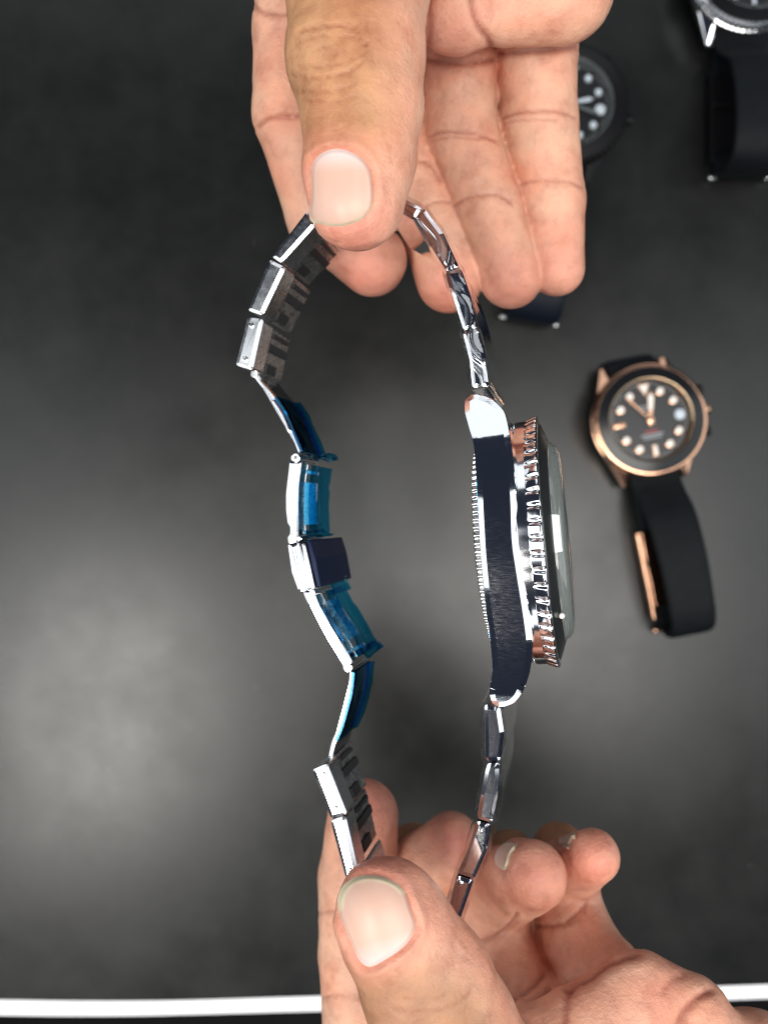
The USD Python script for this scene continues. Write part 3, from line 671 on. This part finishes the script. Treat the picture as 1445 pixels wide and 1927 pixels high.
def nail(T, hand, nl_):
    bd = smooth_closed(nl_['px'], 96); c = bd.mean(0); R = 16
    rr = np.linspace(0, 1, R); grid = np.vstack([c + (bd - c) * r for r in rr[1:]]); grid = np.vstack([c[None], grid])
    samp = np.vstack([c + (bd - c) * r for r in (0.0, 0.2, 0.4, 0.6, 0.8, 0.95)])
    t = hit(hand, nl_['g'], samp); ok = ~np.isnan(t); q = (samp - c) / 100
    B = lambda q: np.column_stack([np.ones(len(q)), q, q[:, 0] ** 2, q[:, 0] * q[:, 1], q[:, 1] ** 2, q[:, 0] ** 3, q[:, 0] ** 2 * q[:, 1], q[:, 0] * q[:, 1] ** 2, q[:, 1] ** 3])
    co, *_ = np.linalg.lstsq(B(q[ok]), t[ok], rcond=None)
    gq = (grid - c) / 100; dep = B(gq) @ co - nl_.get('lift', 0.08)
    r = np.concatenate([[0], np.repeat(rr[1:], 96)]); ex = nl_['axis']; ex = np.array(ex, float) / np.hypot(*ex); cross = np.array([-ex[1], ex[0]])
    s_c = (grid - c) @ cross; s_a = (grid - c) @ ex; hw = np.abs((bd - c) @ cross).max(); hl = np.abs((bd - c) @ ex).max()
    dep = dep - nl_.get('crown', 0.25) * (1 - (s_c / hw) ** 2)
    fr_ = seg_dist(grid, nl_['free']) * dep / F
    edge = np.clip((r - 0.93) / 0.07, 0, 1)
    dep = dep + 0.8 * edge ** 2
    v = np.vstack([P(a, b, d) for (a, b), d in zip(grid, dep)])
    f = [[0, 1 + i, 1 + (i + 1) % 96] for i in range(96)]
    for k in range(R - 2):
        for i in range(96):
            a, b, cc, d = 1 + k * 96 + i, 1 + k * 96 + (i + 1) % 96, 1 + (k + 1) * 96 + (i + 1) % 96, 1 + (k + 1) * 96 + i; f += [[a, d, cc], [a, cc, b]]
    f = np.array(f); nn = vnormals(v, f)
    if (nn * (CAM - v)).sum() < 0: f = f[:, ::-1]; nn = -nn
    # real thickness: a second sheet underneath joined at the rim
    n_ = len(v); v_ = np.vstack([v, v - nn * 0.45]); rim = 1 + (R - 2) * 96 + np.arange(96); rj = np.roll(rim, -1)
    side = np.vstack([np.column_stack([rim, rim + n_, rj + n_]), np.column_stack([rim, rj + n_, rj])])
    f_ = np.vstack([f, f[:, ::-1] + n_, side])
    if trimesh.Trimesh(v_, f_, process=False).volume < 0: f_ = f_[:, ::-1]
    base = np.array([0.60, 0.36, 0.285]); white = np.array([0.66, 0.54, 0.37]); lun = np.array([0.66, 0.49, 0.47])
    col = np.tile(base, (n_, 1)); wv = np.clip((nl_.get('white', 1.0) - fr_) / 0.35 + 0.5, 0, 1)[:, None]; col = col * (1 - wv) + white * wv
    lw = np.clip((-s_a / hl - 0.45) * 2.5, 0, 1)[:, None] * 0.8; col = col * (1 - lw) + lun * lw
    col *= 0.97 + 0.08 * (meshkit.noise(np.column_stack([s_c * 0.09, s_a * 0.01, 0 * s_a]), 4)[:, None] - 0.5)
    put(T, 'nail', (v_, f_), 'nail', smooth=50, col=None)
    # vertex count changes with the smoothing split, so colour is set on a smooth mesh instead
    path = [p for p in _used if p == T + '/nail'][0]; k = _used[path] - 1; pp = path if k == 0 else f'{path}_{k:03d}'
    stage.RemovePrim(pp); _used[path] -= 1
    put(T, 'nail', (v_, f_), 'nail', smooth=True, col=np.clip(np.vstack([col, col]), 0, 0.95))

upper = Hand({
    'thumb': ([(671, 377, 104, 91), (677, 300, 104.5, 102), (680, 200, 105, 113), (669, 105, 106, 128), (672, 0, 108, 128), (700, -140, 112, 150), (760, -300, 118, 170)], 0.80, 1.5),
    'index': ([(700, 490, 144, 65), (612, 410, 142, 70), (549, 215, 135, 73), (552, 60, 132, 75), (570, -140, 128, 80)], 1.0, 1.0),
    'middle': ([(846, 524, 147, 63), (824, 430, 147, 67), (752, 270, 146, 66), (738, 60, 143, 70), (750, -120, 134, 80)], 1.0, 1.0),
    'ring': ([(962, 520, 144, 59), (916, 388, 142, 64), (870, 250, 140, 66), (866, 110, 137, 67), (865, -60, 130, 80)], 1.0, 1.0),
    'little': ([(1050, 506, 143, 50), (1038, 380, 142, 61), (1013, 225, 139, 72), (1008, 95, 136, 76), (1000, -60, 130, 84)], 1.0, 1.0),
    'palm': ([((955, -6, 123, 86), (1058, -20, 123, 98)), ((858, 20, 122, 78), (855, -60, 122, 90)), ((760, -180, 124, 190), (960, -200, 124, 190)), ((640, -200, 126, 150), (700, -420, 122, 200)), ((900, -420, 122, 210), (860, -700, 120, 200)), ((800, -700, 120, 220), (800, -1000, 118, 210))], 0.75, 3.0, 'blobs'),
}, ['index', 'middle', 'ring', 'little', 'palm', 'thumb'])
NAIL_U = {'g': 'thumb', 'px': [(590, 300), (612, 283), (640, 279), (672, 290), (694, 312), (702, 345), (702, 385), (690, 408), (664, 422), (632, 428), (603, 424), (586, 416), (584, 380), (585, 335)],
          'free': [(584, 414), (603, 424), (632, 428), (664, 422), (692, 407), (702, 388)], 'axis': (0.02, 1), 'white': 0.35, 'crown': 0.35}
NAIL_UI = {'g': 'index', 'px': [(645, 472), (632, 486), (621, 504), (624, 514), (634, 524), (642, 524), (643, 505), (646, 488)], 'free': [(645, 472), (632, 486), (621, 504), (624, 514), (634, 524)], 'axis': (0.3, 1), 'white': 2.0, 'crown': 0.1, 'fold': 0.0}
up_creases = [
    ('ring', [(800, 112), (860, 118), (928, 112)], 0.5, 0.7), ('little', [(932, 100), (1000, 96), (1086, 88)], 0.5, 0.7),
    ('ring', [(806, 258), (835, 248), (880, 250), (934, 264)], 0.38, 0.45), ('ring', [(808, 266), (850, 258), (900, 262)], 0.18, 0.35),
    ('ring', [(852, 388), (880, 372), (930, 366), (964, 384)], 0.30, 0.45),
    ('little', [(940, 224), (985, 210), (1040, 208), (1084, 222)], 0.38, 0.45), ('little', [(942, 236), (980, 226), (1050, 226)], 0.18, 0.35),
    ('little', [(972, 350), (1000, 342), (1050, 338), (1096, 352)], 0.30, 0.45),
    ('index', [(484, 240), (510, 222), (560, 218), (600, 224)], 0.45, 0.5), ('index', [(478, 10), (500, 24), (545, 26)], 0.4, 0.6),
    ('middle', [(770, 300), (800, 305), (828, 340)], 0.3, 0.5), ('middle', [(800, 388), (835, 378), (870, 398)], 0.25, 0.45),
    ('thumb', [(566, 58), (600, 50), (640, 48), (676, 58)], 0.30, 0.4), ('thumb', [(556, 84), (590, 70), (650, 66), (690, 84)], 0.16, 0.35), ('thumb', [(688, 46), (694, 70), (690, 84)], 0.2, 0.35), ('thumb', [(548, 140), (590, 146), (640, 140), (682, 118)], 0.20, 0.35),
    ('thumb', [(560, 120), (600, 126), (650, 116), (690, 98)], 0.14, 0.3), ('thumb', [(566, 168), (620, 172), (668, 158)], 0.12, 0.3), ('thumb', [(570, 186), (625, 190), (675, 178)], 0.10, 0.3), ('thumb', [(600, 92), (620, 86), (634, 94), (628, 106), (608, 104)], 0.12, 0.3),
    ('palm', [(886, -20), (898, 40), (920, 78), (926, 100)], 0.6, 0.8), ('palm', [(800, -20), (806, 60), (800, 110)], 0.4, 0.9),
]
dors_thumb_u = lambda px, nor: np.clip((770 - px[:, 0]) / 80, 0, 1) * np.clip((340 - px[:, 1]) / 110, 0, 1)
build_hand('upper hand, thumb pressing on the bracelet with four straight fingers behind it', upper, P(430, 640, 150) * [1, 1, 0] + [0, 0, 92], P(1260, -420, 130) * [1, 1, 0] + [0, 0, 168], 0.5,
           {'palm': 1.2, 'thumb': 1.0}, up_creases, [NAIL_U], {'thumb': dors_thumb_u},
           [('thumb', (680, 460), 90, 0.7), ('index', (690, 520), 90, 0.9), ('middle', (850, 560), 90, 0.7), ('ring', (960, 550), 85, 0.75), ('little', (1050, 520), 85, 0.6), ('palm', (840, 60), 90, 0.4)], P(760, -100, 130))

lower = Hand({
    'thumb': ([(729, 1716, 104, 98), (748, 1755, 104.5, 107), (802, 1850, 106, 124), (842, 1940, 108, 132), (900, 2080, 112, 150), (1000, 2280, 120, 190)], 0.80, 1.5),
    'index': ([(683, 1534, 146, 66), (674, 1650, 145, 74), (678, 1800, 142, 77), (700, 1990, 138, 90), (800, 2200, 132, 110)], 1.0, 1.0),
    'middle': ([(850, 1586, 147, 56), (800, 1632, 147, 62), (750, 1720, 146, 66), (770, 1850, 140, 76), (850, 2050, 130, 95)], 1.0, 1.0),
    'ring': ([(1004, 1647, 131, 62), (985, 1652, 134, 66), (934, 1676, 144, 72), (920, 1745, 145, 72), (955, 1830, 140, 72), (1000, 1930, 132, 82), (1050, 2060, 126, 95)], 1.0, 1.0),
    'little': ((lambda c: list(zip(c[:-1], c[1:])) + [((1046, 1725, 146, 55), (1078, 1810, 141, 66)), ((1078, 1810, 141, 66), (1110, 1880, 134, 70))])([(1116, 1611, 134, 49), (1072, 1640, 144, 56), (1064, 1690, 145, 62), (1094, 1782, 139, 71), (1140, 1850, 133, 80), (1200, 1960, 126, 95)]), 1.0, 1.0, 'blobs'),
    'dorsum': ([((960, 1614, 150, 50), (930, 1650, 152, 60)), ((1052, 1600, 150, 50), (1060, 1640, 152, 55)), ((778, 1604, 156, 52), (760, 1700, 155, 60))], 1.0, 1.0, 'blobs'),
    'palm': ([((1206, 1884, 124, 88), (1130, 1960, 122, 110)), ((1292, 1926, 124, 90), (1220, 2020, 122, 120)), ((1000, 1985, 121, 86), (1080, 1975, 121, 92)), ((1420, 2030, 124, 120), (1300, 2150, 120, 200)), ((1000, 2100, 120, 160), (1200, 2150, 120, 190)), ((1300, 2200, 118, 210), (1600, 2450, 116, 220))], 0.8, 3.0, 'blobs'),
}, ['dorsum', 'index', 'middle', 'ring', 'little', 'palm', 'thumb'])
NAIL_L = {'g': 'thumb', 'px': [(633, 1700), (640, 1672), (664, 1650), (700, 1644), (737, 1654), (760, 1672), (773, 1706), (784, 1742), (778, 1762), (752, 1790), (718, 1812), (690, 1822), (676, 1812), (660, 1780), (642, 1740)],
          'free': [(633, 1705), (640, 1672), (664, 1650), (700, 1644), (737, 1654), (760, 1672)], 'axis': (-0.30, -0.95), 'white': 0.75, 'crown': 0.35}
for k_ in ('px', 'free'): NAIL_L[k_] = [(709 + (a - 708) * 0.99, 1737 + (b - 1736) * 0.99) for a, b in NAIL_L[k_]]
NAIL_LR = {'g': 'ring', 'px': [(930, 1612), (936, 1634), (948, 1640), (958, 1622), (966, 1602), (974, 1590), (960, 1584), (942, 1592)], 'free': [(948, 1640), (958, 1622), (966, 1602), (974, 1590)], 'axis': (1, 0.2), 'white': 0.3, 'crown': 0.15, 'fold': 0.15}
NAIL_LL = {'g': 'little', 'px': [(1050, 1584), (1058, 1596), (1070, 1594), (1078, 1580), (1082, 1568), (1068, 1567)], 'free': [(1070, 1594), (1078, 1580), (1082, 1568)], 'axis': (1, 0.2), 'white': 0.25, 'crown': 0.12, 'fold': 0.15}
lo_creases = [
    ('ring', [(895, 1774), (925, 1766), (955, 1746), (972, 1722)], 0.5, 0.5), ('ring', [(940, 1768), (962, 1748), (974, 1736)], 0.2, 0.35),
    ('ring', [(950, 1888), (985, 1872), (1024, 1836)], 0.5, 0.6), ('ring', [(968, 1902), (1000, 1888), (1036, 1862)], 0.35, 0.6),
    ('little', [(1000, 1744), (1040, 1744), (1080, 1724), (1104, 1700)], 0.45, 0.5), ('little', [(1060, 1745), (1090, 1730), (1102, 1716)], 0.2, 0.35),
    (['little', 'palm'], [(1066, 1862), (1110, 1838), (1150, 1812), (1200, 1796)], 0.6, 0.9),
    ('palm', [(1286, 1836), (1262, 1850), (1250, 1868)], 0.25, 1.2), ('palm', [(1336, 1864), (1310, 1880), (1284, 1916), (1270, 1950)], 0.6, 0.9), ('palm', [(1072, 1864), (1064, 1900), (1062, 1950)], 0.4, 1.0),
    ('thumb', [(740, 1900), (800, 1906), (850, 1894), (886, 1866)], 0.12, 0.4), ('thumb', [(760, 1880), (800, 1884), (840, 1872)], 0.1, 0.35), ('thumb', [(850, 1744), (866, 1770), (880, 1786)], 0.08, 0.25), ('thumb', [(872, 1800), (888, 1812)], 0.08, 0.22),
    ('index', [(600, 1720), (630, 1716), (660, 1722)], 0.25, 0.5), ('index', [(606, 1880), (640, 1874), (680, 1880)], 0.25, 0.5),
]
dors_thumb_l = lambda px, nor: np.clip((px[:, 1] - 1775 - 0.1 * (px[:, 0] - 700)) / 80, 0, 1) * np.clip((930 - px[:, 0] + 0.5 * (px[:, 1] - 1850)) / 80, 0, 1) * 0.85
build_hand('lower hand, thumb over the bracelet end and two curled fingertips pointing up', lower, P(1560, 2280, 140) * [0, 1, 0] + [P(560, 0, 150)[0], 0, 88], P(1560, 1330, 160) * [1, 1, 0] + [0, 0, 168], 0.5,
           {'palm': 1.2, 'thumb': 1.0, 'dorsum': 1.5}, lo_creases, [NAIL_L, NAIL_LR, NAIL_LL], {'thumb': dors_thumb_l, 'dorsum': lambda px, nor: np.ones(len(px))},
           [('thumb', (715, 1640), 70, 0.7), ('thumb', (820, 1740), 60, 0.4), ('index', (690, 1510), 80, 0.9), ('middle', (850, 1580), 60, 0.9), ('ring', (1010, 1650), 85, 0.75), ('little', (1115, 1620), 75, 0.75), ('palm', (1180, 1900), 120, 0.35)], P(1000, 2000, 130), tan=np.array([0.70, 0.68, 0.72]))

# ------------------------------------------------------------------ watches lying on the mat
def lathe(prof, n=96, fn=None):
    prof = np.array(prof, float); th = np.linspace(0, 2 * math.pi, n, endpoint=False); v = []
    for i, (r, z) in enumerate(prof):
        rr = r if fn is None else r + fn(i, th); v.append(np.column_stack([rr * np.cos(th), rr * np.sin(th), np.full(n, z)]))
    v = np.vstack(v); f = []
    for k in range(len(prof) - 1):
        i = np.arange(n); j = (i + 1) % n; f += [np.column_stack([k * n + i, k * n + j, (k + 1) * n + j]), np.column_stack([k * n + i, (k + 1) * n + j, (k + 1) * n + i])]
    return v, np.vstack(f)
def rbox(cx, cy, cz, sx, sy, sz, r=0.4, rot=0.0):
    s_ = trimesh.creation.icosphere(1); c = np.array([[a, b, d] for a in (-1, 1) for b in (-1, 1) for d in (-1, 1)]) * (np.array([sx, sy, sz]) / 2 - r)
    pts = (c[:, None] + s_.vertices[None] * r).reshape(-1, 3); ca, sa = math.cos(rot), math.sin(rot)
    pts = pts @ np.array([[ca, sa, 0], [-sa, ca, 0], [0, 0, 1]]) + [cx, cy, cz]
    q = m3.Manifold.hull_points(pts).to_mesh(); return q.vert_properties[:, :3], q.tri_verts
def extr(poly, z0, z1):
    m = trimesh.creation.extrude_polygon(poly, z1 - z0, engine='earcut'); m.apply_translation([0, 0, z0]); return np.array(m.vertices), np.array(m.faces)
def band(path, width, th, taper=1.0):
    """ribbon along a path in (y, z), rounded across"""
    p = np.array(smooth_line(path, 70)); t = np.gradient(p, axis=0); t /= np.linalg.norm(t, axis=1, keepdims=True); nn = np.column_stack([-t[:, 1], t[:, 0]])
    sec = []
    for a in np.linspace(0, 2 * math.pi, 28, endpoint=False):
        c, s_ = math.cos(a), math.sin(a); sec.append((np.sign(c) * abs(c) ** 0.35, np.sign(s_) * abs(s_) ** 0.8))
    V = []
    for k in range(len(p)):
        w = width * (1 + (taper - 1) * min(1, k / 30)); V.append([[x * w / 2, *(p[k] + nn[k] * z * th / 2)] for x, z in sec])
    V = np.array(V); n_, m_ = V.shape[:2]; f = []
    for r in range(n_ - 1):
        for i in range(m_):
            j = (i + 1) % m_; a, b, c, d = r * m_ + i, r * m_ + j, (r + 1) * m_ + j, (r + 1) * m_ + i; f += [[a, b, c], [a, c, d]]
    for r, fl_ in ((0, 1), (n_ - 1, 0)):
        for i in range(1, m_ - 1): f.append([r * m_, r * m_ + i + 1, r * m_ + i] if fl_ else [r * m_, r * m_ + i, r * m_ + i + 1])
    f = np.array(f); v = V.reshape(-1, 3)
    if trimesh.Trimesh(v, f, process=False).volume < 0: f = f[:, ::-1]
    return v, f
def table_watch(name, label, px, py, rot, R, face_z, mats, strap_len, strap_w, hands, teeth_n=0, lume='lume', date=None, markers=None, minute_ring=True, crown_ang=0, loop_h=18, lug_l=1.6, clasp='rose_gold', taper=0.9):
    c = P(px, py, CAMZ - face_z); base = np.array([c[0], c[1], 0.0]); ca, sa = math.cos(rot), math.sin(rot); Rm = np.array([[ca, sa, 0], [-sa, ca, 0], [0, 0, 1]])
    T = thing(name, label, 'watch', base)
    def add(part, mesh, mat, smooth=35, parent=T, label=None):
        return put(parent, part, (np.asarray(mesh[0], float) @ Rm + base, mesh[1]), mats.get(mat, mat), smooth, label)
    z = face_z
    add('case', lathe([(0.01, z - 9), (R * 0.85, z - 9), (R * 0.97, z - 7), (R, z - 5), (R, z - 3.4), (R * 0.96, z - 3)]), 'case')
    for sx in (-1, 1):
        for sy in (-1, 1):
            add('lug', (lambda q: (q.vert_properties[:, :3], q.tri_verts))(m3.Manifold.hull_points(np.vstack([np.array(trimesh.creation.icosphere(1).vertices) * 1.0 + o for o in
                ([sx * R * 0.80, sy * R * 0.45, z - 5], [sx * R * 0.52, sy * R * 0.72, z - 5], [sx * (strap_w / 2 + 2.0), sy * (R + lug_l * 0.6), z - 8], [sx * (strap_w / 2 + 1.0), sy * (R + lug_l * 0.6), z - 8.5], [sx * R * 0.78, sy * R * 0.45, z - 8])])).to_mesh()), 'case')
    tf = (lambda i, th: (0.45 * np.clip(np.cos(th * teeth_n) * 1.6, -1, 1) if i in (2, 3, 4) else 0 * th)) if teeth_n else None
    add('bezel', lathe([(R * 0.80, z - 3.2), (R * 0.98, z - 3.2), (R * 1.0, z - 2.6), (R * 1.0, z - 1.2), (R * 0.985, z - 0.7), (R * 0.955, z - 0.45), (R * 0.93, z - 0.5)], teeth_n * 8 if teeth_n else 96, tf), 'rim')
    add('bezel_ring', lathe([(R * 0.94, z - 0.9), (R * 0.935, z - 0.35), (R * 0.92, z - 0.25), (R * 0.755, z + 0.35), (R * 0.74, z + 0.2), (R * 0.74, z - 1.5)]), 'ring')
    add('inner_ring', lathe([(R * 0.742, z + 0.05), (R * 0.73, z), (R * 0.70, z - 1.6), (R * 0.69, z - 2.2)]), 'rehaut')
    dz = z - 2.0; d_ = add('dial', lathe([(0.01, dz), (R * 0.72, dz), (R * 0.72, dz - 0.5)]), 'dial')
    if minute_ring:
        for k in range(60):
            a = k * math.pi / 30
            if k % 5: add('minute_mark', rbox(R * 0.655 * math.sin(a), R * 0.655 * math.cos(a), dz + 0.06, 0.22, 0.8, 0.12, 0.05, -a), 'print', parent=d_)
    rm = R * 0.545
    for k in range(12):
        a = k * math.pi / 6; x, y = rm * math.sin(a), rm * math.cos(a); mt = (markers or {}).get(k, 'lume')
        if date == k:
            add('date_lens', lathe([(0.01, dz + 0.9), (1.2, dz + 0.75), (1.7, dz + 0.4), (1.75, dz)], 24) if False else (lambda q: (q[0] + [x, y, 0], q[1]))(lathe([(1.75, dz), (1.7, dz + 0.4), (1.2, dz + 0.75), (0.01, dz + 0.9)], 24)), 'date')
            continue
        if k == 0:
            s_ = R / 18.5; tri_ = Polygon([(-1.7 * s_, rm + 1.6 * s_), (1.7 * s_, rm + 1.6 * s_), (0, rm - 1.9 * s_)]).buffer(0.2)
            add('hour_marker', extr(tri_, dz + 0.05, dz + 0.5), 'marker_rim'); add('hour_marker', extr(tri_.buffer(-0.35), dz + 0.1, dz + 0.6), lume)
        elif k in (6, 9) or (k == 3 and date != 3):
            add('hour_marker', rbox(x, y, dz + 0.25, 1.7, 3.9, 0.5, 0.2, -a), 'marker_rim'); add('hour_marker', rbox(x, y, dz + 0.35, 1.1, 3.2, 0.6, 0.2, -a), mt if mt != 'lume' else lume)
        else:
            q = lathe([(1.42, dz), (1.4, dz + 0.4), (1.2, dz + 0.5), (0.01, dz + 0.5)], 24); add('hour_marker', (q[0] + [x, y, 0], q[1]), 'marker_rim')
            q = lathe([(1.08, dz + 0.3), (1.05, dz + 0.58), (0.01, dz + 0.6)], 24); add('hour_marker', (q[0] + [x, y, 0], q[1]), lume)
    for (ang, ln, wd, mt, nm) in hands:
        a = math.radians(ang); L_ = ln * R; dirv = np.array([math.sin(a), math.cos(a)]); nv = np.array([dirv[1], -dirv[0]])
        o_ = {'hour_hand': 0.7, 'minute_hand': 0.95, 'second_hand': 1.15}[nm]
        pg = Polygon([tuple(-dirv * 2 - nv * wd * 0.35), tuple(dirv * L_ * 0.8 - nv * wd), tuple(dirv * L_), tuple(dirv * L_ * 0.8 + nv * wd), tuple(-dirv * 2 + nv * wd * 0.35)])
        h_ = add(nm, extr(pg, dz + o_, dz + o_ + 0.18), 'hand')
        if mt: add('lume_inlay', extr(Polygon([tuple(dirv * L_ * 0.35 - nv * wd * .5), tuple(dirv * L_ * 0.8 - nv * wd * .8), tuple(dirv * L_ * .93), tuple(dirv * L_ * 0.8 + nv * wd * .8), tuple(dirv * L_ * 0.35 + nv * wd * .5)]), dz + o_ + 0.1, dz + o_ + 0.24), mt, parent=h_)
    add('hand_hub', lathe([(1.1, dz + 0.5), (1.05, dz + 1.4), (0.01, dz + 1.5)], 24), 'hand')
    for (yy, w_, mt) in ((0.25, 5, 'print'), (0.19, 3.5, 'print'), (-0.20, 4.6, 'print_red'), (-0.26, 7.4, 'print'), (-0.31, 6.0, 'print')):
        add('dial_print', rbox(0, yy * R, dz + 0.04, w_, 0.42, 0.1, 0.04), mt, parent=d_)
    a = crown_ang
    cq = trimesh.creation.cylinder(1.7, 2.4, sections=28); cq.apply_transform(trimesh.transformations.rotation_matrix(math.pi / 2, [0, 1, 0])); cq.apply_translation([R + 1.4, 0, z - 5.5])
    add('crown', (np.array(cq.vertices), np.array(cq.faces)), 'crown')
    for yy in ((-7, 7) if name.startswith('rose') else ()):
        cq = trimesh.creation.cylinder(1.7, 2.6, sections=20); cq.apply_transform(trimesh.transformations.rotation_matrix(math.pi / 2, [0, 1, 0])); cq.apply_translation([math.sqrt(R * R - 49) + 1.6, yy, z - 5.5]); add('pusher', (np.array(cq.vertices), np.array(cq.faces)), 'pusher')
    s0 = -(R + 0.5); e = s0 - strap_len; H = loop_h
    st = add('strap', band([(s0 + 3, z - 7.5), (s0 - 3, z - 6.2), (s0 - 14, H * 0.85), (s0 - 30, H), (e + 8, H - 0.5), (e + 1.5, H - 3.5), (e, H * 0.5), (e + 2.5, 2.6), (e + 10, 1.6), (e + 30, 1.5), (s0 - 4, 1.5), (0, 1.6), (R, 1.8)], strap_w, 2.8, taper), 'strap', smooth=50)
    up = add('strap', band([(R - 3, z - 7.5), (R + 0.5, z - 8.8), (R + 2.6, z - 10.5), (R + 2.8, 2.5), (R + 0.5, 1.6), (R - 6, 1.5)], strap_w, 2.8), 'strap', smooth=50)
    cl = add('clasp', rbox(0, e + 22, 4.3, strap_w * 0.92, 26, 1.5, 0.5), 'clasp')
    for sx in (-1, 1): add('clasp_rail', rbox(sx * (strap_w / 2 + 0.4), e + 20, 4.2, 1.3, 30, 3.4, 0.5), 'clasp', parent=cl)
    add('clasp_hinge', rbox(0, e + 24, 5.6, strap_w * 1.06, 2.0, 1.8, 0.6), 'clasp', parent=cl)
    add('buckle_pin', rbox(-strap_w * 0.46, e + 0.8, 2.2, 2.6, 1.6, 1.6, 0.6), mats.get('glint', 'clasp'), parent=cl); add('buckle_pin', rbox(strap_w * 0.46, e + 0.8, 2.2, 2.6, 1.6, 1.6, 0.6), mats.get('glint', 'clasp'), parent=cl)
    return T
table_watch('rose_gold_watch', 'rose gold watch with black dial and black rubber strap, right of the held watch', 1226, 789, math.radians(11), 18.6, 13.5,
            dict(case='rose_gold', rim='rose_gold', ring='bezel_black', rehaut='gold_pale', dial='dial_black', marker_rim='rose_gold', hand='rose_gold', crown='rose_gold', pusher='black_gloss', strap='rubber', clasp='rose_gold', date='lume_cool', print='print_white'),
            52, 17.0, [(12, 0.50, 1.1, 'lume', 'hour_hand'), (-37, 0.58, 0.4, None, 'minute_hand')], date=3, markers={9: 'rose_gold'}, loop_h=17, taper=0.84)
table_watch('black_watch', 'all black watch half hidden behind the fingers of the upper hand', 1070, 190, math.radians(-9), 20.0, 13.0,
            dict(case='black_metal', rim='black_metal', ring='black_gloss', rehaut='ring_grey', dial='dial_black', marker_rim='ring_grey', hand='ring_grey', crown='black_metal', pusher='black_metal', strap='rubber_navy', clasp='black_metal', date='lume_cool', print='print_white', glint='steel_brushed'),
            50, 19.0, [(70, 0.45, 0.9, 'lume_cool', 'hour_hand'), (100, 0.55, 0.6, None, 'minute_hand')], lume='lume_cool', date=3, teeth_n=60, loop_h=16)
table_watch('silver_watch', 'steel watch with coin-edge bezel on a black strap in the top right corner', 1424, -78, 0.0, 21.6, 13.5,
            dict(case='steel', rim='steel', ring='bezel_black', rehaut='ring_grey', dial='dial_black', marker_rim='steel', hand='steel', crown='steel', pusher='steel', strap='rubber', clasp='black_metal', date='lume_cool', print='print_white', glint='steel'),
            45, 21.0, [(20, 0.45, 0.9, 'lume', 'hour_hand'), (-60, 0.55, 0.6, None, 'minute_hand')], lume='lume_cool', date=3, teeth_n=72, loop_h=20)
